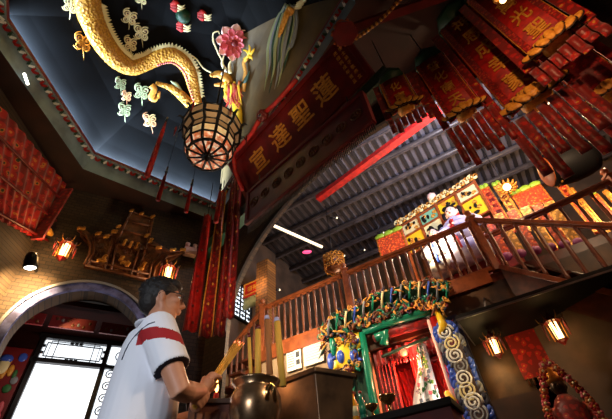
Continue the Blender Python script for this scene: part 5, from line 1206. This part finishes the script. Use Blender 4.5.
# incense grip: bundle axis
G = Vector((.325, -.055, 1.185)); AXD = Vector((.50, .12, .86)).normalized()
U1 = (Vector((-.62, -.78, 0))-AXD*Vector((-.62, -.78, 0)).dot(AXD)).normalized(); U2 = AXD.cross(U1)
def hand(b, c, wrist, sgn):
    """fist round the bundle at c: palm on the U1 side, four fingers wrapping, thumb closing over"""
    pal = c+U1*.030
    b.tube([wrist, wrist.lerp(pal, .55), pal+U1*.004], [.027, .031, .034], 12)
    for k in range(4): b.ell(pal+AXD*(.030-.020*k)+U1*.002, (.022, .022, .013), 0, 10, 8)
    b.ell(pal, (.024, .024, .040), 0, 12, 10, AXD.to_track_quat('Z', 'Y').to_matrix())
    for k in range(4):
        o = AXD*(.032-.0205*k); rr = [.0092, .0098, .0094, .0082][k]; R = [.027, .028, .027, .025][k]; e = [3.9, 4.1, 4.0, 3.7][k]; pts = []
        for i in range(8):
            a = -sgn*(.15+e*i/7); pts.append(c+o+(U1*math.cos(a)+U2*math.sin(a))*R-AXD*.004*i/7)
        b.tube([pal+o*.9+U1*.008]+pts, [rr*1.05]+[rr, rr, rr*1.06, rr*.95, rr*.95, rr, rr*.88, rr*.66], 10)
    b.tube([pal-AXD*.008, pal+AXD*.03+U2*sgn*.018, c+AXD*.046+U2*sgn*.026+U1*.005, c+AXD*.050+U2*sgn*.020-U1*.018], [.018, .014, .0115, .008], 10)
WRh = WR; hand(b, G, WR, 1); hand(b, G-AXD*.088, WL, -1)
# hips, legs and feet
for s_ in (-1, 1):
    b.tube([(.0, s_*.085, .92), (.012, s_*.10, .72), (.02, s_*.105, .50), (.0, s_*.11, .30), (-.01, s_*.11, .09)], [.095, .082, .058, .053, .036], 14); b.ell((.06, s_*.12, .035), (.12, .042, .035), 0, 14, 8)
body = remesh(b, 'body', ['skin'], man, .0052, 4)
# shirt
s = MB()
loft(s, [(.01, 0, .84, .15, .19), (.02, 0, .92, .155, .19), (.035, 0, 1.02, .165, .188), (.035, 0, 1.14, .160, .188), (.03, 0, 1.26, .148, .192), (.02, 0, 1.34, .132, .195), (.012, 0, 1.39, .112, .175), (.012, 0, 1.425, .088, .12), (.016, 0, 1.45, .078, .085)], 28)
for a, e, sg in ((SR, ER, -1), (SL_, EL, 1)):
    s.tube([a+Vector((0, -sg*.07, .015)), a+Vector((0, 0, -.0)), a.lerp(e, .25), a.lerp(e, .55), a.lerp(e, .66)], [.075, .084, .082, .080, .081], 18)
s.tube([(-.048, 0, 1.47), (.0, .0, 1.445), (.07, 0, 1.43)], [.06, .07, .05], 14)
aR, eR = SR, ER
def shirtmat(c):
    if c.y < -.13 or (c.y > .13):
        a, e = (SR, ER) if c.y < 0 else (SL_, EL); t = (c-a).dot(e-a)/(e-a).length_squared
        rad = (c-(a+(e-a)*t)).length
        if .655 < t and abs(c.y) > .192 and rad < .10 and c.z > 1.12: return 2
    # red band round the sleeve and across the shoulder
    z = c.z-1.315+.10*c.x
    if abs(c.y) > .125 and c.x > -.045 and -.027 < z < .027: return 1
    # thin navy seam line over the shoulder blade
    return 0
shirt_o = remesh(s, 'polo_shirt', ['shirt', 'shirtr', 'navy'], man, .0065, 5, shirtmat)
# navy piping line over the shoulder blade, lying on the shirt
smw = Matrix.Translation(MP) @ Matrix.Rotation(FA, 4, 'Z'); inv = smw.inverted()
sb = BVHTree.FromPolygons([v.co for v in shirt_o.data.vertices], [tuple(p.vertices) for p in shirt_o.data.polygons])
pp_ = []
for q in [(155, 322), (149, 324), (142, 329), (135, 336), (129, 344), (125, 352), (122, 360)]:
    h, nr, _, _ = sb.ray_cast(inv @ CP, (inv.to_3x3() @ ray(*q)))
    if h: pp_.append(h+nr*.001)
if len(pp_) > 2: MB().tube(pp_, .0028, 6).build('piping', 'navy', man)
# collar
mb = MB(); pts = [(.016+.083*math.cos(a)*1.0, .078*math.sin(a), 1.468+.012*math.cos(a+PI)) for a in [R_(40+q*280/18) for q in range(19)]]; mb.tube(pts, .017, 8, 0, True, (0, 0, 1), .5)
mb.build('collar', 'shirt', man)
# trousers, belt, shoes
t = MB(); loft(t, [(.01, 0, .80, .14, .175), (.01, 0, .90, .14, .178), (.01, 0, .97, .14, .17)], 20)
for s_ in (-1, 1): t.tube([(.0, s_*.085, .88), (.012, s_*.10, .72), (.02, s_*.105, .50), (.0, s_*.11, .30), (-.005, s_*.11, .07)], [.115, .105, .085, .078, .075], 16)
remesh(t, 'trousers', ['trous'], man, .011, 3)
for s_ in (-1, 1):
    t = MB(); t.ell((.06, s_*.12, .045), (.145, .052, .045), 0, 16, 9); t.box((.055, s_*.12, .012), (.27, .09, .024)); t.build('shoe', 'shoe', man)
# hair: short crop
hh = MB(); hh.ell(HC+Vector((-.022, 0, .034)), (.104, .085, .100), 0, 26, 18); hh.ell(HC+Vector((-.055, 0, -.02)), (.062, .072, .072), 0, 20, 12); hh.ell(HC+Vector((.035, 0, .085)), (.062, .066, .04), 0, 18, 10)
for s_ in (-1, 1): hh.ell(HC+Vector((.005, s_*.072, .012)), (.02, .012, .03), 0, 10, 8)
for k in range(260):
    a = random.uniform(0, 2*PI); ph = random.uniform(-.1, PI/2); c = HC+Vector((-.022, 0, .034)); d = Vector((math.cos(a)*math.cos(ph)*.104, math.sin(a)*math.cos(ph)*.085, math.sin(ph)*.1))
    if d.x > .075 and d.z < .04: continue
    hh.ell(c+d, (.010, .010, .006), 0, 6, 4)
remesh(hh, 'hair', ['hair'], man, .005, 2)
# glasses
gl = MB()
for s_ in (-1, 1):
    c = HC+Vector((.108, s_*.034, .004)); pts = [c+Vector((0, .025*math.cos(q*PI/8), .017*math.sin(q*PI/8))) for q in range(17)]; gl.tube(pts, .0022, 6)
    gl.tube([c+Vector((0, s_*.026, .006)), HC+Vector((.06, s_*.078, .008)), HC+Vector((.0, s_*.084, .006)), HC+Vector((-.02, s_*.082, -.012))], .003, 6)
gl.tube([HC+Vector((.108, -.010, .007)), HC+Vector((.114, 0, .010)), HC+Vector((.108, .010, .007))], .002, 6)
go = gl.build('glasses', 'iron', man)
for s_ in (-1, 1): q = MB(); q.ell(HC+Vector((.108, s_*.034, .004)), (.001, .023, .016), 0, 16, 8); q.build('spectacle_lens', 'lens', go)
for s_ in (-1, 1):
    q = MB(); q.ell(HC+Vector((.086, s_*.032, .002)), (.011, .013, .010), 0, 12, 8); q.ell(HC+Vector((.0955, s_*.032, .002)), (.003, .005, .005), 1, 8, 6); q.build('eye', ['white', 'black'], man)
    q = MB(); q.tube([HC+Vector((.099, s_*.016, .026)), HC+Vector((.099, s_*.032, .031)), HC+Vector((.086, s_*.050, .026))], [.003, .004, .002], 6); q.build('eyebrow', 'hair', man)
# incense bundle held in the hands
rotm = Matrix.Rotation(FA, 3, 'Z')
bw = MP+rotm @ (G-AXD*.13); bd = rotm @ AXD
ib = thing('incense_bundle', 'bundle of thin yellow incense sticks in the man\'s hands with glowing red tips', 'incense', bw, 0)
side = bd.cross(Vector((0, 0, 1))).normalized(); sd2 = bd.cross(side)
for k in range(19):
    a = k*2.4; r = .0032*math.sqrt(k)*.9; L = .40+random.uniform(-.015, .015); o = side*math.cos(a)*r+sd2*math.sin(a)*r; mb = MB(); mb.tube([o, o+bd*L+o*1.2], .0023, 5, 0); mb.build('stick', 'incense', ib)
    mb = MB(); mb.tube([o+bd*L+o*1.2, o+bd*(L+.012)+o*1.2], .0028, 5, 0); mb.build('ember', 'ember' if k % 2 else 'redd', ib)
# ================================================================== INCENSE ALTAR IN FRONT OF HIM
# table
ta = Vector((-.62, 1.72, 0)); tb = Vector((.55, 2.25, 0))
tz = 0.98
# trough: three top corners from the photo
c0 = atR(315, 367, 1.93); tzr = c0.z
cl = atz(268, 385, tzr); crn = atz(352, 373, tzr)
dL = (cl-c0); dR = (crn-c0)
tr = thing('incense_trough', 'dark bronze rectangular incense trough with rim, right of the brass bowl', 'incense trough', (c0.x, c0.y, tzr-.26), math.atan2(dR.y, dR.x))
def loc_(v): q = Matrix.Rotation(-math.atan2(dR.y, dR.x), 3, 'Z') @ Vector((v.x, v.y, 0)); return q
wR_ = dR.length; ll = loc_(dL); wL_ = min(.42, dL.length); ll = ll.normalized()*wL_
def quadring(ins, z): 
    e1_, e2_ = Vector((1, 0, 0)), ll.normalized(); return [e1_*ins+e2_*ins+Vector((0, 0, z)), e1_*(wR_-ins)+e2_*ins+Vector((0, 0, z)), e1_*(wR_-ins)+e2_*(wL_-ins)+Vector((0, 0, z)), e1_*ins+e2_*(wL_-ins)+Vector((0, 0, z))]
rings = [quadring(.02, 0), quadring(.012, .10), quadring(.0, .23), quadring(-.012, .235), quadring(-.012, .26), quadring(.006, .26), quadring(.012, .23), quadring(.03, .02)]
vs = [v for r in rings for v in r]; fs = [(i*4+k, i*4+(k+1) % 4, (i+1)*4+(k+1) % 4, (i+1)*4+k) for i in range(len(rings)-1) for k in range(4)]+[(3, 2, 1, 0), tuple(len(rings)*4-4+k for k in range(4))]
mb = MB(); mb.add(vs, fs); mb.build('body', 'metal', tr, .004)
q = quadring(.014, .2); mb = MB(); mb.add([v for v in q]+[v-Vector((0, 0, .08)) for v in q], [(0, 1, 2, 3), (7, 6, 5, 4), (0, 4, 5, 1), (1, 5, 6, 2), (2, 6, 7, 3), (3, 7, 4, 0)]); mb.build('ash', 'grey', tr)
tbz = tzr-.26
for p_ in quadring(.04, 0): mb = MB(); mb.lathe([(.02, -.06), (.03, -.03), (.024, 0)], p_, 10); mb.build('foot', 'metal', tr)
# bowl
bc = atR(256, 383, 1.82); bz_ = bc.z
bw_ = thing('incense_bowl', 'round polished brass incense bowl with bright highlights beside the dark trough', 'incense bowl', (bc.x, bc.y, bz_-.24))
mb = MB(); mb.lathe([(.05, 0), (.07, .015), (.10, .06), (.118, .12), (.115, .17), (.098, .205), (.095, .215), (.112, .235), (.114, .242), (.104, .242), (.09, .225), (.09, .20), (.02, .19)], (0, 0, 0), 40); mb.build('body', M['metal'] if False else mk('bowl_bronze', S(176, 142, 108), .26, .9, noise=S(120, 92, 66), nscale=14), bw_)
for a in (2.4, 5.5): mb = MB(); mb.tube([(.114*math.cos(a+q*.12), .114*math.sin(a+q*.12), .13+h_) for q, h_ in ((-1.6, 0), (-1.2, .05), (0, .075), (1.2, .05), (1.6, 0))], .011, 8); mb.build('handle', 'brass', bw_)
for k in range(3): a = k*2*PI/3; mb = MB(); mb.lathe([(.014, -.05), (.024, -.02), (.02, .03)], (.07*math.cos(a), .07*math.sin(a), 0), 10); mb.build('foot', 'brass', bw_)
mb = MB(); mb.lathe([(.088, .205), (.05, .215), (.01, .218)], (0, 0, 0), 24); mb.build('ash', 'grey', bw_)
# big incense sticks standing in bowl and trough
for k, (b_, t_p, R, rad, lab) in enumerate([((258, 377), (258, 330), 1.85, .016, 'leftmost thick yellow incense stick standing in the brass bowl'), ((270, 377), (267, 320), 1.88, .016, 'middle thick incense stick with smoky grey tip, between bowl and trough'), ((282, 376), (277, 322), 1.93, .018, 'rightmost thick incense stick with pale purple tip above the trough'), ((251, 377), (249, 338), 1.82, .009, 'thin incense stick left of the thick yellow ones')]):
    a = atR(*b_, R); b2 = atR(*t_p, R); d = b2-a; a = a-d.normalized()*.05; g = thing('giant_incense_stick', lab, 'incense stick', a, 0, 'thick incense sticks in the burners'); MB().tube([(0, 0, 0), b2-a], rad, 12).build('stick', 'incense' if k != 1 else 'incb', g)
    mb = MB(); mb.tube([b2-a, b2-a+d.normalized()*.025], [rad*1.02, rad*.8], 12); mb.build('burnt_tip', 'robe' if k in (1, 2) else 'redd', g)
# brown offering box with candle
pb = atR(190, 399, 1.95); pe = atR(236, 398, 1.95); dd = pe-pb; wz = min(pb.z, pe.z)
ob = thing('offering_box', 'brown wooden box below the man\'s hands with a lit red candle on top', 'box', (pb.x, pb.y, 0), math.atan2(dd.y, dd.x)); wbx = math.hypot(dd.x, dd.y)
MB().box((wbx/2, .13, wz/2), (wbx, .26, wz)).build('body', 'woodr', ob, .006); MB().box((wbx/2, .13, wz-.012), (wbx+.03, .29, .024)).build('rim', 'wood', ob, .004)
for k in range(6): mb = MB(); mb.box((wbx*(k+.5)/6, -.004, wz-.16), (wbx/6*.7, .01, .2)); mb.build('carved_panel', 'bronzew', ob)
pc = atR(216, 397, 2.02)
cd = thing('red_candle', 'short red candle with bright flame by the man\'s hands', 'candle', (pc.x, pc.y, wz+.001)); MB().lathe([(.012, 0), (.013, .045), (.011, .05)], (0, 0, 0), 14).build('wax', 'redc', cd)
mb = MB(); mb.lathe([(.001, .05), (.008, .062), (.010, .075), (.006, .095), (.001, .118)], (0, 0, 0), 12); mb.build('candle_flame', 'flame', cd); MB().tube([(0, 0, .048), (0, 0, .062)], .0015, 5).build('wick', 'iron', cd)
light('candle_glow', 'POINT', (pc.x, pc.y-.02, wz+.16), 1.3, (1, .5, .2), .015)
# altar table that carries bowl and trough
th_ = min(tbz-.06, bz_-.24-.05); mid = Vector(((c0.x+bc.x)/2+.05, (c0.y+bc.y)/2+.13, 0))
tt = thing('altar_table', 'dark altar table under the brass bowl and the bronze trough', 'table', mid, R_(8)); MB().box((0, 0, th_-.025), (1.05, .62, .05)).build('tabletop', 'black', tt, .006)
for sx in (-1, 1):
    for sy in (-1, 1): mb = MB(); mb.box((sx*.46, sy*.25, (th_-.05)/2), (.06, .06, th_-.05)); mb.build('leg', 'black', tt, .005)
# shrine counter with bowls and bottles
cy_ = -1.15; xA, zA = H(316, 414, cy_); xB, zB = H(455, 413, cy_); zcnt = (zA+zB)/2
ct = hthing('shrine_counter', 'dark counter in front of the shrine carrying bowls and oil bottles', 'counter', (xA+xB)/2, cy_+.2, 0); wct = xB-xA
MB().box((0, 0, zcnt-.03), (wct, .4, .06)).build('top', 'black', ct, .006); MB().box((0, .02, (zcnt-.06)/2), (wct-.06, .34, zcnt-.06)).build('body', 'redd', ct)
for (px, s, lab) in ((371, .85, 'smaller bronze footed bowl, left one before the red curtains'), (389, 1.15, 'wider bronze footed bowl, right one before the red curtains')):
    s *= .72; x, _ = H(px, 405, cy_+.1); g = hthing('footed_bowl', lab, 'bowl', x, cy_+.1, zcnt, 'bronze footed bowls'); MB().lathe([(.05*s, 0), (.055*s, .01), (.02*s, .03), (.016*s, .08*s), (.03*s, .10*s), (.075*s, .13*s), (.095*s, .17*s), (.10*s, .185*s), (.092*s, .185*s), (.06*s, .15*s), (.01, .14*s)], (0, 0, 0), 26).build('body', 'brass', g)
    MB().lathe([(.09*s, .17*s), (.01, .175*s)], (0, 0, 0), 20).build('oil', 'amber', g)
for (px, mt, lab, h_) in ((345, 'amber', 'yellow oil bottle, leftmost on the counter', .30), (353, 'amber', 'second yellow oil bottle on the counter', .28), (361, 'teal', 'tall teal green bottle on the counter beside the bowls', .26)):
    x, _ = H(px, 400, cy_+.12); g = hthing('oil_bottle', lab, 'bottle', x, cy_+.12, zcnt, 'oil bottles on the counter'); MB().lathe([(.030, 0), (.033, .02), (.033, h_*.62), (.014, h_*.80), (.013, h_*.92)], (0, 0, 0), 18).build('body', mt, g); MB().lathe([(.016, h_*.92), (.016, h_), (.01, h_+.005)], (0, 0, 0), 14).build('cap', 'redc', g); MB().lathe([(.034, h_*.2), (.034, h_*.5)], (0, 0, 0), 18).build('bottle_label', 'cream' if mt == 'amber' else 'teal', g)
# ================================================================== LIGHT
W = bpy.data.worlds.new('world'); SC.world = W; W.use_nodes = True
W.node_tree.nodes['Background'].inputs[0].default_value = (1, .86, .78, 1); W.node_tree.nodes['Background'].inputs[1].default_value = .02
# unseen cool strips added behind the patterned lip to make the rim glow
for i, e in ((0, 250), (6, 180)):
    j = (i+1) % len(rim); a = Vector(sc2(rim[i], 1.035, 5.53)); b = Vector(sc2(rim[j], 1.035, 5.53)); d = (b-a).normalized(); p = (a+b)/2
    outw = p-Vector((cen.x, cen.y, p.z)); outw -= d*outw.dot(d); outw.normalize(); z = -(-outw*.55+Vector((0, 0, 1))).normalized(); y = z.cross(d)
    o = light('cove_fill', 'AREA', p, e, (.62, .8, 1)); o.data.shape = 'RECTANGLE'; o.data.size = (b-a).length*.96; o.data.size_y = .06; o.data.spread = R_(100)
    o.rotation_euler = Matrix((d, y, z)).transposed().to_euler()
light('dome_fill', 'SPOT', (.2, .6, 3.0), 170, (1, .74, .42), .1, dhit(150, 60)[0], 75, .7)  # unseen warm spot added to brighten the dragon relief
light('facet_fill', 'SPOT', (-1.6, 1.6, 4.6), 38, (1, .8, .5), .05, dhit(262, 62)[0], 50, .8)  # unseen spot added to light the tan facet
light('banner_fill', 'SPOT', (1.2, .2, 3.0), 42, (1, .5, .26), .06, atz(545, 80, 3.3), 60, .9)  # extra warm spot put in to bring up the banner colours
light('man_fill', 'SPOT', (-1.5, -1.7, 1.4), 300, (.86, .92, 1), .5, (-.80, 1.75, 1.15), 34, .7)  # added spot on the man alone, standing in for courtyard daylight
light('burner_fill', 'SPOT', (1.3, .6, 2.6), 110, (1, .74, .48), .12, (-.1, 1.95, 1.1), 50, .8)  # added fill for bowl and trough, no such lamp in the temple
light('corner_fill', 'SPOT', (-.6, 2.6, 2.3), 55, (1, .62, .4), .06, (-1.25, 3.95, 3.1), 42, .9)  # helper spot added to brighten the red corner banners
light('stair_fill', 'POINT', hw(1.3, -1.25, 3.5), 34, (1, .68, .40), .08)  # added point light in front of the railings, no fitting
light('notice_fill', 'POINT', hw(-2.9, -.75, 2.9), 80, (1, .82, .6), .06)  # fill light added to brighten the wall notices
SC.view_settings.view_transform = 'Standard'; SC.view_settings.look = 'None'; SC.view_settings.gamma = 1; SC.view_settings.use_curve_mapping = False
SC.view_settings.exposure = 0

q = K+w1x*-1.9+w1y*.55+Vector((0, 0, 2.7)); light('passage_fill', 'POINT', q, 9, (1, .75, .6), .05)  # added fill so the guardian panel shows inside the arch
light('valance_fill', 'POINT', hw(-4.0, .2, 4.6), 9, (1, .6, .35), .05)  # small fill added near the boxed valance
# sub-parts: lettering and borders belong to the panel they are on
NEST = {'lettering': ('main_panel', 'panel', 'board'), 'small_lettering': ('panel',), 'medallion': ('panel',), 'fringe': ('panel', 'cloth'), 'gilt_border': ('panel', 'board'), 'green_crest': ('board',),
        'glass_pane': ('frame',), 'tassel': ('frame', 'glowing_shade'), 'glowing_glass': ('frame',), 'printed_lines': ('sheet',), 'red_heading': ('sheet',), 'finial': ('newel_post',), 'embroidered_flower': ('cloth',), 'border_braid': ('main_panel', 'cloth'),
        'embroidered_border': ('main_panel',), 'canopy_rim': ('canopy',), 'drumhead': ('body',), 'studs': ('body',), 'purple_foot': ('cloth',), 'flower_embroidery': ('cloth',), 'carved_panel': ('body',), 'cap': ('body', 'tassel_body'), 'bottle_label': ('body',), 'painted_features': ('head',), 'glowing_lens': ('housing',), 'dorsal_fin': ('body',), 'belly_scales': ('body',), 'horns': ('head',), 'piping': ('polo_shirt',), 'collar': ('polo_shirt',), 'ember': ('stick',), 'wick': ('wax',), 'lamp_head': ('body',), 'bead': ('body',)}
for o in list(bpy.data.objects):
    if o.parent and not o.parent.parent and o.parent.type == 'EMPTY':
        nm = o.name.split('.')[0]; L = [c for c in o.parent.children if c != o and c.name.split('.')[0] in NEST.get(nm, ())]
        if L:
            if nm == 'finial': L.sort(key=lambda c: (Vector(c.bound_box[0])-Vector(o.bound_box[0])).length)
            if nm == 'ember': L.sort(key=lambda c: abs(int((c.name+'.000').split('.')[1])-int((o.name+'.000').split('.')[1])))
            o.parent = L[0]
